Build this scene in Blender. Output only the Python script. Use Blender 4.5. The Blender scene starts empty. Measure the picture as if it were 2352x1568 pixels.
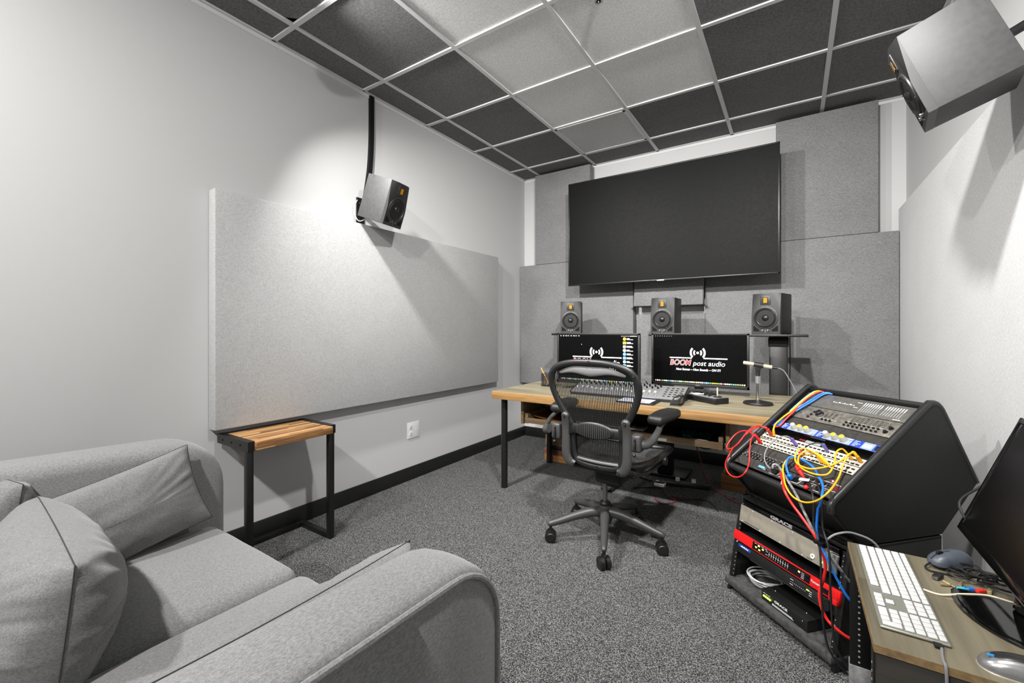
import bpy, bmesh, math, random
from mathutils import Vector, Matrix, noise
random.seed(7)
PI = math.pi
SC = bpy.context.scene
COL = SC.collection
V = Vector
def T(x, y, z): return Matrix.Translation((x, y, z))
def RX(a): return Matrix.Rotation(math.radians(a), 4, 'X')
def RY(a): return Matrix.Rotation(math.radians(a), 4, 'Y')
def RZ(a): return Matrix.Rotation(math.radians(a), 4, 'Z')
I4 = Matrix.Identity(4)

# ------------------------------------------------------------------ materials
def lin(c):
    def f(v):
        v /= 255.0
        return v / 12.92 if v <= .04045 else ((v + .055) / 1.055) ** 2.4
    if isinstance(c, (int, float)): c = (c, c, c)
    return tuple(f(v) for v in c) + (1.0,)
MATS = {}
class NM:
    def __init__(s, name):
        s.m = bpy.data.materials.new(name); s.m.use_nodes = True
        s.t = s.m.node_tree; s.b = s.t.nodes['Principled BSDF']; MATS[name] = s.m
    def n(s, kind, **kw):
        o = s.t.nodes.new(kind)
        for k, v in kw.items():
            if k in o.inputs: o.inputs[k].default_value = v
            else: setattr(o, k, v)
        return o
    def l(s, a, b): s.t.links.new(a, b)
    def coord(s, scale=(1, 1, 1), kind='Object', rot=(0, 0, 0)):
        tc = s.n('ShaderNodeTexCoord'); mp = s.n('ShaderNodeMapping')
        mp.inputs['Scale'].default_value = scale; mp.inputs['Rotation'].default_value = rot
        s.l(tc.outputs[kind], mp.inputs['Vector']); return mp.outputs['Vector']
    def ramp(s, fac, stops):
        r = s.n('ShaderNodeValToRGB'); e = r.color_ramp.elements
        while len(e) < len(stops): e.new(.5)
        for el, (p, c) in zip(e, stops): el.position = p; el.color = c
        s.l(fac, r.inputs['Fac']); return r.outputs['Color']
    def bump(s, h, strength=.3, dist=.002):
        b = s.n('ShaderNodeBump'); b.inputs['Strength'].default_value = strength
        b.inputs['Distance'].default_value = dist
        s.l(h, b.inputs['Height']); s.l(b.outputs['Normal'], s.b.inputs['Normal'])
def plain(name, col, rough=.5, metal=0, spec=.5, speck=0, emit=None, es=0, coat=0):
    q = NM(name); c = lin(col)
    q.b.inputs['Base Color'].default_value = c
    q.b.inputs['Roughness'].default_value = rough
    q.b.inputs['Metallic'].default_value = metal
    q.b.inputs['Specular IOR Level'].default_value = spec
    q.b.inputs['Coat Weight'].default_value = coat
    if emit is not None:
        q.b.inputs['Emission Color'].default_value = lin(emit)
        q.b.inputs['Emission Strength'].default_value = es
    # every surface carries a little procedural unevenness
    v = q.coord((1, 1, 1)); nz = q.n('ShaderNodeTexNoise', Scale=60.0, Detail=4.0)
    q.l(v, nz.inputs['Vector'])
    if speck:
        a = tuple(x * (1 - speck) for x in c[:3]) + (1,); b = tuple(min(1, x * (1 + speck)) for x in c[:3]) + (1,)
        q.l(q.ramp(nz.outputs['Fac'], [(.3, a), (.7, b)]), q.b.inputs['Base Color'])
    mr = q.n('ShaderNodeMapRange'); mr.inputs['To Min'].default_value = max(0, rough - .05)
    mr.inputs['To Max'].default_value = min(1, rough + .05)
    q.l(nz.outputs['Fac'], mr.inputs['Value']); q.l(mr.outputs['Result'], q.b.inputs['Roughness'])
    return q.m
def weave(name, dark, light, scale=1.0, rough=.95, bump=.3, detail=True):
    """woven cloth: two crossing sets of uneven threads"""
    q = NM(name)
    q.b.inputs['Roughness'].default_value = rough; q.b.inputs['Specular IOR Level'].default_value = .15
    q.b.inputs['Sheen Weight'].default_value = .1
    outs = []
    for sc in ((90, 90, 700), (700, 700, 90)):
        v = q.coord(tuple(k * scale for k in sc)); nz = q.n('ShaderNodeTexNoise', Scale=1.0, Detail=2.0)
        q.l(v, nz.inputs['Vector']); outs.append(nz.outputs['Fac'])
    mx = q.n('ShaderNodeMath', operation='ADD'); q.l(outs[0], mx.inputs[0]); q.l(outs[1], mx.inputs[1])
    v = q.coord((1, 1, 1)); bg = q.n('ShaderNodeTexNoise', Scale=5.0 * scale, Detail=3.0); q.l(v, bg.inputs['Vector'])
    m2 = q.n('ShaderNodeMath', operation='MULTIPLY_ADD'); m2.inputs[1].default_value = .16; m2.inputs[2].default_value = -.08
    q.l(bg.outputs['Fac'], m2.inputs[0])
    m3 = q.n('ShaderNodeMath', operation='ADD'); q.l(mx.outputs[0], m3.inputs[0]); q.l(m2.outputs[0], m3.inputs[1])
    m4 = q.n('ShaderNodeMath', operation='MULTIPLY'); m4.inputs[1].default_value = .5; q.l(m3.outputs[0], m4.inputs[0])
    q.l(q.ramp(m4.outputs[0], [(.36, lin(dark)), (.64, lin(light))]), q.b.inputs['Base Color'])
    q.bump(m4.outputs[0], bump, .0015)
    return q.m
def heather(name, dark, light, bump=.35):
    q = NM(name); q.b.inputs['Roughness'].default_value = .95; q.b.inputs['Specular IOR Level'].default_value = .12
    q.b.inputs['Sheen Weight'].default_value = .25; q.b.inputs['Sheen Roughness'].default_value = .6
    v = q.coord((1, 1, 1)); a = q.n('ShaderNodeTexNoise', Scale=700.0, Detail=2.0); q.l(v, a.inputs['Vector'])
    v2 = q.coord((1, .5, 1)); b = q.n('ShaderNodeTexNoise', Scale=330.0, Detail=3.0); q.l(v2, b.inputs['Vector'])
    m = q.n('ShaderNodeMath', operation='ADD'); q.l(a.outputs['Fac'], m.inputs[0]); q.l(b.outputs['Fac'], m.inputs[1])
    m4 = q.n('ShaderNodeMath', operation='MULTIPLY'); m4.inputs[1].default_value = .5; q.l(m.outputs[0], m4.inputs[0])
    q.l(q.ramp(m4.outputs[0], [(.36, lin(dark)), (.66, lin(light))]), q.b.inputs['Base Color'])
    q.bump(m4.outputs[0], bump, .0015); return q.m
def carpet_mat():
    q = NM('charcoal_carpet'); q.b.inputs['Roughness'].default_value = 1; q.b.inputs['Specular IOR Level'].default_value = .05
    v = q.coord((1, 1, 1)); a = q.n('ShaderNodeTexVoronoi', Scale=440.0); q.l(v, a.inputs['Vector'])
    sp = q.n('ShaderNodeSeparateColor'); q.l(a.outputs['Color'], sp.inputs[0])
    c = q.n('ShaderNodeTexNoise', Scale=210.0, Detail=3.0, Roughness=.7); q.l(v, c.inputs['Vector'])
    m = q.n('ShaderNodeMath', operation='MULTIPLY_ADD'); m.inputs[1].default_value = .45
    q.l(sp.outputs[0], m.inputs[0]); m2 = q.n('ShaderNodeMath', operation='MULTIPLY'); m2.inputs[1].default_value = .55
    q.l(c.outputs['Fac'], m2.inputs[0]); q.l(m2.outputs[0], m.inputs[2])
    q.l(q.ramp(m.outputs[0], [(.26, lin(20)), (.48, lin(56)), (.74, lin(138))]), q.b.inputs['Base Color'])
    q.bump(m.outputs[0], .5, .003); return q.m
def wood(name, cols, axis='x', scale=1.0, rough=.5, ring=6.0):
    """long grain streaks along one axis"""
    q = NM(name); q.b.inputs['Roughness'].default_value = rough
    s1 = {'x': (1.2, 30, 30), 'y': (30, 1.2, 30), 'z': (30, 30, 1.2)}[axis]
    v = q.coord(tuple(k * scale for k in s1)); a = q.n('ShaderNodeTexNoise', Scale=1.0, Detail=6.0, Roughness=.65, Distortion=.4); q.l(v, a.inputs['Vector'])
    s2 = {'x': (.6, ring, ring), 'y': (ring, .6, ring), 'z': (ring, ring, .6)}[axis]
    v2 = q.coord(tuple(k * scale for k in s2)); b = q.n('ShaderNodeTexNoise', Scale=1.0, Detail=2.0); q.l(v2, b.inputs['Vector'])
    m = q.n('ShaderNodeMath', operation='MULTIPLY_ADD'); m.inputs[1].default_value = .6
    q.l(b.outputs['Fac'], m.inputs[0]); 
    m5 = q.n('ShaderNodeMath', operation='MULTIPLY'); m5.inputs[1].default_value = .5; q.l(a.outputs['Fac'], m5.inputs[0]); q.l(m5.outputs[0], m.inputs[2])
    n = len(cols); q.l(q.ramp(m.outputs[0], [(.38 + .34 * i / (n - 1), lin(c)) for i, c in enumerate(cols)]), q.b.inputs['Base Color'])
    q.bump(a.outputs['Fac'], .15, .001); return q.m
def butcher(name):
    """strips of acacia glued side by side along x"""
    q = NM(name); q.b.inputs['Roughness'].default_value = .45
    tc = q.n('ShaderNodeTexCoord'); sp = q.n('ShaderNodeSeparateXYZ'); q.l(tc.outputs['Object'], sp.inputs[0])
    ad = q.n('ShaderNodeMath', operation='SUBTRACT'); q.l(sp.outputs['X'], ad.inputs[0]); q.l(sp.outputs['Z'], ad.inputs[1])
    mu = q.n('ShaderNodeMath', operation='MULTIPLY'); mu.inputs[1].default_value = 42.0; q.l(ad.outputs[0], mu.inputs[0])
    fl = q.n('ShaderNodeMath', operation='FLOOR'); q.l(mu.outputs[0], fl.inputs[0])
    yy = q.n('ShaderNodeMath', operation='MULTIPLY'); yy.inputs[1].default_value = 3.0; q.l(sp.outputs['Y'], yy.inputs[0])
    wf = q.n('ShaderNodeTexWhiteNoise', noise_dimensions='1D'); q.l(fl.outputs[0], wf.inputs['W'])
    ys = q.n('ShaderNodeMath', operation='ADD'); q.l(yy.outputs[0], ys.inputs[0]); q.l(wf.outputs['Value'], ys.inputs[1])
    yf = q.n('ShaderNodeMath', operation='FLOOR'); q.l(ys.outputs[0], yf.inputs[0])
    cb = q.n('ShaderNodeCombineXYZ'); q.l(fl.outputs[0], cb.inputs[0]); q.l(yf.outputs[0], cb.inputs[1])
    wn = q.n('ShaderNodeTexWhiteNoise', noise_dimensions='3D'); q.l(cb.outputs[0], wn.inputs['Vector'])
    v = q.coord((120, 5, 120)); nz = q.n('ShaderNodeTexNoise', Scale=1.0, Detail=5.0); q.l(v, nz.inputs['Vector'])
    m = q.n('ShaderNodeMath', operation='MULTIPLY_ADD'); m.inputs[1].default_value = .55; m.inputs[2].default_value = 0
    q.l(wn.outputs['Value'], m.inputs[0]); q.l(nz.outputs['Fac'], m.inputs[2])
    q.l(q.ramp(m.outputs[0], [(.35, lin((76, 50, 28))), (.6, lin((132, 92, 54))), (.8, lin((164, 122, 78))), (1, lin((192, 152, 102)))]), q.b.inputs['Base Color'])
    return q.m
def wall_mat(name, c):
    q = NM(name); q.b.inputs['Roughness'].default_value = .55; q.b.inputs['Specular IOR Level'].default_value = .3
    q.b.inputs['Base Color'].default_value = lin(c)
    v = q.coord((1, 1, 1)); a = q.n('ShaderNodeTexNoise', Scale=90.0, Detail=3.0); q.l(v, a.inputs['Vector'])
    q.bump(a.outputs['Fac'], .08, .002); return q.m

M_wall = wall_mat('grey_wall_paint', 190); M_white = plain('white_plastic', 225, .4)
M_base = plain('black_rubber_base', 22, .45)
M_carpet = carpet_mat()
M_fab_l = weave('light_grey_panel_cloth', 152, 182, 1.0)
M_fab_d = weave('mid_grey_panel_cloth', 88, 142, 1.0, bump=.35)
M_fab_r = weave('pale_grey_panel_cloth', 178, 214, .9, bump=.1)
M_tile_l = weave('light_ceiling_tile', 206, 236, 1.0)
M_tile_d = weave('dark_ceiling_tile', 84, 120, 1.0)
M_grid = plain('pale_ceiling_grid', 205, .5)
M_sofa = heather('heather_grey_upholstery', 98, 142)
M_sofa_dark = heather('shaded_side_upholstery', 74, 160)
M_pillow = heather('grey_pillow_cloth', 94, 134, .2)
M_seam = plain('dark_seam_thread', 58, .9)
M_blk = plain('black_plastic', 15, .45); M_blkm = plain('matte_black', 16, .8, spec=.2)
M_blkg = plain('glossy_black', 8, .08, spec=.6); M_bm = plain('black_painted_metal', 15, .4, spec=.5)
M_slab = plain('black_laminate', 14, .5, spec=.35)
M_dust = plain('dusty_black_board', 52, .9, speck=.5)
M_vinyl = plain('black_edge_trim', 34, .32)
M_chair = plain('graphite_chair_plastic', 56, .42); M_chaird = plain('dark_graphite_plastic', 28, .4)
M_chmesh = plain('black_chair_mesh', 14, .6)
M_pad = plain('black_arm_pad', 20, .5)
M_chrome = plain('chrome', 210, .15, metal=1); M_steel = plain('brushed_steel', 150, .35, metal=1)
M_alu = plain('aluminium', 190, .35, metal=.9)
M_spk = plain('speaker_cabinet', 18, .5, speck=.2); M_spkf = plain('speaker_baffle', 44, .42); M_cab_lit = plain('lamplit_grey_cabinet', 62, .6, speck=.15); M_cone = plain('speaker_cone', 24, .35)  # hanging speakers: same cabinet, strong lamplight put into a lighter grey
M_rubber = plain('black_rubber', 18, .5)
M_gold = plain('orange_ribbon_tweeter', (226, 150, 20), .35, emit=(226, 150, 20), es=.0)
M_led = plain('yellow_green_led', (200, 220, 60), .4, emit=(190, 230, 60), es=6)
M_ledr = plain('red_led', (255, 60, 60), .4, emit=(255, 70, 80), es=14)
M_ledy = plain('amber_led', (250, 200, 90), .4, emit=(250, 190, 90), es=5)
M_tvbez = plain('tv_bezel', 16, .35)
M_tv = plain('tv_glass', 3, .5, spec=.12)
M_scr = plain('monitor_screen_black', 2, .35, emit=(6, 6, 10), es=.15, spec=.12)
def glow(name, c, s=1.0): return plain(name, c, .5, emit=c, es=s)
G_white = glow('lit_white', 235, .95); G_red = glow('lit_red', (196, 74, 74), .9); G_blue = glow('lit_blue', (96, 160, 230), .9)
G_yel = glow('lit_yellow', (235, 170, 50), .9); G_grey = glow('lit_grey', 150, .7); G_grn = glow('lit_green', (80, 190, 90), .9)
G_lav = glow('lit_lavender', (200, 205, 235), .9)
M_print = plain('white_print', 205, .6); M_printg = plain('grey_print', 130, .6)
M_desk = wood('grey_oak_desk_top', [(92, 84, 64), (130, 121, 98), (160, 152, 130)], 'x', 1, .38, 5)
M_deske = wood('oak_desk_edge', [(92, 66, 34), (134, 100, 58), (162, 128, 82)], 'x', 2.2, .5, 9)
M_tray = wood('weathered_oak_tray', [(96, 76, 52), (140, 116, 84), (176, 152, 116)], 'x', 1, .6, 7)
M_crate = wood('brown_wood', [(90, 54, 28), (140, 92, 50), (178, 130, 78)], 'x', 1, .6, 9)
M_gtop = wood('grey_stained_top', [(62, 58, 48), (96, 90, 74), (120, 112, 92)], 'y', 1, .4, 5)
M_gside = wood('dark_stained_side', [(24, 22, 19), (34, 31, 27), (46, 42, 36)], 'x', 1, .6, 8)
M_edge = plain('pale_wood_edge', (120, 98, 66), .6, speck=.3)
M_acacia = butcher('acacia_strips')
M_ivory = plain('ivory_metal', (176, 168, 152), .45); M_silver = plain('warm_grey_metal', (150, 143, 130), .4, metal=.3, speck=.06)
M_lip = plain('unit_dark_grey', (70, 68, 64), .5, speck=.35)
M_ctrl = plain('worn_grey_faceplate', (122, 118, 110), .35, metal=.5, speck=.35)
M_ctrl2 = plain('shiny_grey_screen', (118, 116, 112), .25, metal=.55, speck=.15)
M_felt = plain('black_felt_plate', (40, 37, 34), .9, speck=.45)
M_blue = plain('royal_blue_metal', (28, 60, 146), .4); M_lblue = plain('pale_blue_metal', (128, 140, 160), .45)
M_knobw = plain('cream_knob', (172, 170, 158), .5); M_knoby = plain('yellow_knob_cap', (240, 196, 40), .5)
M_lcd = plain('grey_lcd', (168, 178, 172), .3)
M_red = plain('red_anodised', (206, 22, 24), .32, spec=.5)
C_red = plain('red_cable', (206, 34, 28), .45); C_yel = plain('yellow_cable', (222, 160, 10), .45); C_blue = plain('blue_cable', (20, 104, 196), .45)
C_blk = plain('black_cable', 22, .5); C_gry = plain('grey_cable', 118, .5); C_wht = plain('pale_grey_cable', 178, .5); C_cream = plain('cream_cable', (214, 200, 176), .5)
C_pur = plain('purple_plug', (112, 86, 160), .5); C_lb = plain('light_blue_cable', (96, 170, 200), .5); C_teal = plain('teal_plug', (60, 160, 190), .5)
C_brd = plain('braided_cable', 110, .6, speck=.8); C_drk = plain('dark_red_cable', (120, 22, 40), .5)
M_key = plain('white_keycap', 190, .45); M_kbase = plain('aluminium_keyboard_base', (150, 150, 140), .4, metal=.6)
M_mouse = plain('blue_grey_mouse', (66, 72, 80), .4, speck=.12); M_mouses = plain('silver_mouse', 150, .28, metal=.7)
M_mix = plain('grey_mixer_face', 128, .45, metal=.3, speck=.08)
M_mic = plain('cream_microphone', (160, 150, 130), .4); M_brown = plain('brown_leather', (116, 72, 34), .55)
M_orange = plain('orange_pencil', (232, 150, 40), .5); M_penw = plain('pale_pen', (170, 180, 200), .4)
M_brass = plain('brass_connector', (200, 184, 140), .35, metal=.8)
M_pback = plain('foam_panel_back', 60, .9)
M_teal = plain('teal_foil', (40, 120, 120), .3, metal=.5, speck=.6)
M_gauze = plain('ceiling_light_lens', 250, .5, emit=(255, 255, 255), es=6)

# ------------------------------------------------------------------ mesh builder
def spline(pts, n=8, closed=False):
    P = [V(p) for p in pts]; out = []; N = len(P)
    segs = N if closed else N - 1
    for i in range(segs):
        if closed: a, b, c, d = P[(i - 1) % N], P[i], P[(i + 1) % N], P[(i + 2) % N]
        else: a, b, c, d = P[max(i - 1, 0)], P[i], P[i + 1], P[min(i + 2, N - 1)]
        for k in range(n):
            t = k / n
            out.append(.5 * ((2 * b) + (c - a) * t + (2 * a - 5 * b + 4 * c - d) * t * t + (3 * b - a - 3 * c + d) * t ** 3))
    if not closed: out.append(P[-1].copy())
    return out
class MB:
    def __init__(s): s.v = []; s.f = []; s.M = I4.copy(); s.mi = 0
    def add(s, vs, fs, smooth=False, M=None):
        o = len(s.v); X = s.M @ M if M is not None else s.M
        s.v += [X @ V(p) for p in vs]
        s.f += [(tuple(o + i for i in f), s.mi, smooth) for f in fs]
        return s
    def box(s, a, b, M=None):
        x0, y0, z0 = [min(p, q) for p, q in zip(a, b)]; x1, y1, z1 = [max(p, q) for p, q in zip(a, b)]
        return s.add([(x0, y0, z0), (x1, y0, z0), (x1, y1, z0), (x0, y1, z0), (x0, y0, z1), (x1, y0, z1), (x1, y1, z1), (x0, y1, z1)],
                     [(3, 2, 1, 0), (4, 5, 6, 7), (0, 1, 5, 4), (1, 2, 6, 5), (2, 3, 7, 6), (3, 0, 4, 7)], False, M)
    def cbox(s, c, d, M=None): return s.box([c[i] - d[i] / 2 for i in range(3)], [c[i] + d[i] / 2 for i in range(3)], M)
    def rbox(s, a, b, r=.004, seg=2, M=None):
        bm = bmesh.new(); bmesh.ops.create_cube(bm, size=1)
        lo = [min(p, q) for p, q in zip(a, b)]; hi = [max(p, q) for p, q in zip(a, b)]
        for v in bm.verts: v.co = V([lo[i] + (v.co[i] + .5) * (hi[i] - lo[i]) for i in range(3)])
        r = min(r, .49 * min(hi[i] - lo[i] for i in range(3)))
        bmesh.ops.bevel(bm, geom=list(bm.edges), offset=r, segments=seg, affect='EDGES', profile=.5)
        return s.addbm(bm, M)
    def addbm(s, bm, M=None, smooth=True):
        bm.verts.index_update()
        s.add([v.co.copy() for v in bm.verts], [tuple(v.index for v in f.verts) for f in bm.faces], smooth, M); bm.free(); return s
    def quad(s, *p): return s.add(p, [tuple(range(len(p)))])
    def cyl(s, p0, p1, r0, r1=None, n=20, caps=True, smooth=True):
        p0, p1 = V(p0), V(p1); r1 = r0 if r1 is None else r1
        d = (p1 - p0).normalized(); a = d.orthogonal().normalized(); b = d.cross(a)
        ring = lambda p, r: [p + (a * math.cos(2 * PI * i / n) + b * math.sin(2 * PI * i / n)) * r for i in range(n)]
        s.add(ring(p0, r0) + ring(p1, r1), [(i, (i + 1) % n, n + (i + 1) % n, n + i) for i in range(n)], smooth)
        if caps: s.add(ring(p0, r0), [tuple(reversed(range(n)))]); s.add(ring(p1, r1), [tuple(range(n))])
        return s
    def lathe(s, prof, n=28, M=None):
        """prof: (radius, height) pairs about local z"""
        vs = []; fs = []
        for r, z in prof: vs += [(r * math.cos(2 * PI * i / n), r * math.sin(2 * PI * i / n), z) for i in range(n)]
        for k in range(len(prof) - 1):
            for i in range(n): fs.append((k * n + i, k * n + (i + 1) % n, (k + 1) * n + (i + 1) % n, (k + 1) * n + i))
        fs.append(tuple(reversed(range(n)))); fs.append(tuple((len(prof) - 1) * n + i for i in range(n)))
        return s.add(vs, fs, True, M)
    def tube(s, pts, r, n=8, closed=False, sm=6, r2=None, up=None, rs=None):
        P = spline(pts, sm, closed) if sm else [V(p) for p in pts]
        N = len(P); vs = []; fs = []; prev = None
        for i, p in enumerate(P):
            if closed: t = P[(i + 1) % N] - P[(i - 1) % N]
            else: t = P[min(i + 1, N - 1)] - P[max(i - 1, 0)]
            if t.length < 1e-9: t = V((0, 0, 1))
            t.normalize()
            if up is not None: a = t.cross(V(up)); a = a.normalized() if a.length > 1e-6 else t.orthogonal().normalized()
            elif prev is None: a = t.orthogonal().normalized()
            else:
                a = prev - t * prev.dot(t); a = a.normalized() if a.length > 1e-6 else t.orthogonal().normalized()
            prev = a; b = t.cross(a)
            k = 1.0
            if rs: f = i / max(1, N - 1) * (len(rs) - 1); j = min(int(f), len(rs) - 2); k = rs[j] + (rs[j + 1] - rs[j]) * (f - j)
            for q in range(n):
                w = 2 * PI * q / n
                vs.append(p + a * (math.cos(w) * r * k) + b * (math.sin(w) * (r2 or r) * k))
        for i in range(N if closed else N - 1):
            j = (i + 1) % N
            for q in range(n): fs.append((i * n + q, i * n + (q + 1) % n, j * n + (q + 1) % n, j * n + q))
        s.add(vs, fs, True)
        if not closed: s.add(vs[:n], [tuple(reversed(range(n)))]); s.add(vs[-n:], [tuple(range(n))])
        return s
    def prism(s, poly, h0, h1, M=None, smooth=False):
        """2D polygon (x, y) extruded from z=h0 to z=h1"""
        n = len(poly)
        return s.add([(x, y, h0) for x, y in poly] + [(x, y, h1) for x, y in poly],
                     [tuple(reversed(range(n))), tuple(range(n, 2 * n))] + [(i, (i + 1) % n, n + (i + 1) % n, n + i) for i in range(n)], smooth, M)
    def rprism(s, poly, h0, h1, r=.01, seg=3, M=None):
        bm = bmesh.new(); n = len(poly)
        a = [bm.verts.new((x, y, h0)) for x, y in poly]; b = [bm.verts.new((x, y, h1)) for x, y in poly]
        bm.faces.new(list(reversed(a))); bm.faces.new(b)
        for i in range(n): bm.faces.new((a[i], a[(i + 1) % n], b[(i + 1) % n], b[i]))
        bmesh.ops.recalc_face_normals(bm, faces=bm.faces)
        bmesh.ops.bevel(bm, geom=list(bm.edges), offset=r, segments=seg, affect='EDGES', profile=.5)
        return s.addbm(bm, M)
    def sph(s, c, r, n=16, M=None, sc=(1, 1, 1)):
        bm = bmesh.new(); bmesh.ops.create_uvsphere(bm, u_segments=n, v_segments=max(6, n // 2), radius=r)
        for v in bm.verts: v.co = V((v.co.x * sc[0] + c[0], v.co.y * sc[1] + c[1], v.co.z * sc[2] + c[2]))
        return s.addbm(bm, M)
    def build(s, name, mats, parent=None, label=None, ws=True, bevel=0):
        me = bpy.data.meshes.new(name)
        me.from_pydata([tuple(v) for v in s.v], [], [f[0] for f in s.f])
        for p, f in zip(me.polygons, s.f): p.material_index = f[1]; p.use_smooth = f[2]
        for m in (mats if isinstance(mats, (list, tuple)) else [mats]): me.materials.append(m)
        me.validate(); me.update()
        o = bpy.data.objects.new(name, me); COL.objects.link(o)
        if parent is not None: o.parent = parent
        if label: o['label'] = label
        if bevel:
            b = o.modifiers.new('bevel', 'BEVEL'); b.width = bevel; b.segments = 2; b.limit_method = 'ANGLE'
        try:
            me.set_sharp_from_angle(angle=math.radians(40))
        except Exception: pass
        return o
def thing(name, label, cat, M=I4, group=None):
    o = bpy.data.objects.new(name, None); COL.objects.link(o); o.matrix_world = M
    o.empty_display_size = .05; o['label'] = label; o['category'] = cat
    if group: o['group'] = group
    return o
def tag(o, label, cat, group=None, kind=None, M=None):
    if M is not None: o.matrix_world = M
    o['label'] = label; o['category'] = cat
    if group: o['group'] = group
    if kind: o['kind'] = kind
    return o
def struct(o): o['kind'] = 'structure'; return o
def copy_tree(o, parent=None):
    c = o.copy(); COL.objects.link(c); c.parent = parent
    if parent is not None: c.matrix_parent_inverse = o.matrix_parent_inverse.copy()
    for ch in list(o.children): copy_tree(ch, c)
    return c
def text(name, body, size, mat, parent, M, ext=.0003, shear=0, align='CENTER', xs=1.0, offset=0):
    cu = bpy.data.curves.new(name, 'FONT'); cu.body = body; cu.size = size; cu.extrude = ext; cu.shear = shear
    cu.align_x = align; cu.align_y = 'CENTER'; cu.resolution_u = 3; cu.offset = offset
    tmp = bpy.data.objects.new('tmp', cu); COL.objects.link(tmp)
    bpy.context.view_layer.update()
    me = bpy.data.meshes.new_from_object(tmp.evaluated_get(bpy.context.evaluated_depsgraph_get()))
    bpy.data.objects.remove(tmp); bpy.data.curves.remove(cu)
    me.transform(M @ Matrix.Diagonal((xs, 1, 1, 1))); me.materials.clear(); me.materials.append(mat); me.name = name
    o = bpy.data.objects.new(name, me); COL.objects.link(o); o.parent = parent; return o
def softbox(w, d, h, r, crown=0, n=10, wr=0, seed=0):
    """padded block centred on the origin, rounded on every edge and swollen on the faces"""
    def ts(L):
        hl = L / 2; e = [-hl + r * (1 - math.cos(k / 4 * PI / 2)) for k in range(5)]
        m = [(-hl + r) + (L - 2 * r) * k / n for k in range(1, n)]
        return e + m + [-q for q in reversed(e)]
    X, Y, Z = ts(w), ts(d), ts(h); bm = bmesh.new(); grid = {}
    hs = (w / 2, d / 2, h / 2)
    def P(x, y, z):
        key = (round(x, 6), round(y, 6), round(z, 6))
        if key in grid: return grid[key]
        p = V((x, y, z)); q = V([max(-(hs[i] - r), min(hs[i] - r, p[i])) for i in range(3)])
        dd = p - q
        if dd.length > 1e-9: p = q + dd.normalized() * r * min(1, max(abs(dd.x), abs(dd.y), abs(dd.z)) / r)
        if crown:
            u = [p[i] / hs[i] for i in range(3)]
            p.z += crown * (1 - u[0] ** 2) * (1 - u[1] ** 2) * (1 if u[2] > 0 else -.2) * abs(u[2])
        if wr:
            nv = noise.noise(V((p.x * 7 + seed, p.y * 7, p.z * 7))); p += V((nv, nv, nv)) * wr
        grid[key] = bm.verts.new(p); return grid[key]
    def sheet(A, B, f):
        for i in range(len(A) - 1):
            for j in range(len(B) - 1):
                vs = [f(A[i], B[j]), f(A[i + 1], B[j]), f(A[i + 1], B[j + 1]), f(A[i], B[j + 1])]
                if len(set(vs)) == 4:
                    try: bm.faces.new(vs)
                    except ValueError: pass
    for sg in (-1, 1):
        sheet(X, Y, lambda a, b: P(a, b, sg * hs[2])); sheet(X, Z, lambda a, b: P(a, sg * hs[1], b)); sheet(Y, Z, lambda a, b: P(sg * hs[0], a, b))
    bmesh.ops.recalc_face_normals(bm, faces=bm.faces); return bm
def pillow_bm(W, H, Th, seed=0, wr=.006, n=44, pin=.055):
    """knife-edge cushion in the x-z plane, thickness along y"""
    bm = bmesh.new(); S = {}
    for sg in (-1, 1):
        for i in range(n + 1):
            for j in range(n + 1):
                a = -1 + 2 * i / n; b = -1 + 2 * j / n
                edge = i in (0, n) or j in (0, n)
                if edge and ('e', i, j) in S: S[(sg, i, j)] = S[('e', i, j)]; continue
                x = a * W / 2 * (1 - pin * (1 - b * b)); z = b * H / 2 * (1 - pin * 1.3 * (1 - a * a))
                t = (max(0, 1 - a ** 2)) ** .42 * (max(0, 1 - b ** 2)) ** .42
                y = sg * Th / 2 * t
                ed = 1 - min(1 - abs(a), 1 - abs(b))
                nv = noise.noise(V((x * 8 + seed, z * 8, sg * 3.1 + seed))) + .45 * noise.noise(V((x * 10, z * 30 + seed, sg)))
                rad = noise.noise(V((math.atan2(b, a) * 7 + seed, sg * 2, seed))) * ed ** 2 * min(1, (1 - ed) * 6)
                y += sg * (wr * nv + wr * 1.6 * rad) * min(1, 4 * t) * (0 if edge else 1)
                z += -.01 * (1 - a * a) * (b > 0) * t
                v = bm.verts.new((x, y, z)); S[(sg, i, j)] = v
                if edge: S[('e', i, j)] = v
        for i in range(n):
            for j in range(n):
                vs = [S[(sg, i, j)], S[(sg, i + 1, j)], S[(sg, i + 1, j + 1)], S[(sg, i, j + 1)]]
                bm.faces.new(vs if sg < 0 else list(reversed(vs)))
    rim = []
    for i in range(n): rim.append(S[('e', i, 0)].co.copy())
    for j in range(n): rim.append(S[('e', n, j)].co.copy())
    for i in range(n, 0, -1): rim.append(S[('e', i, n)].co.copy())
    for j in range(n, 0, -1): rim.append(S[('e', 0, j)].co.copy())
    return bm, rim

# ------------------------------------------------------------------ room
XL, XR, YF, YB, ZC = -2.481, .664, 4.035, -1.9, 2.798
struct(MB().box((XL - .1, YB - .1, -.1), (XR + .1, YF + .1, 0)).build('floor', M_carpet))
struct(MB().box((XL - .1, YB - .1, -.0), (XL, YF + .1, ZC + .2)).build('wall_left', M_wall))
struct(MB().box((XR, YB - .1, 0), (XR + .1, YF + .1, ZC + .2)).build('wall_right', M_wall))
struct(MB().box((XL, YF, 0), (XR, YF + .1, ZC + .2)).build('wall_front', M_wall))
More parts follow.
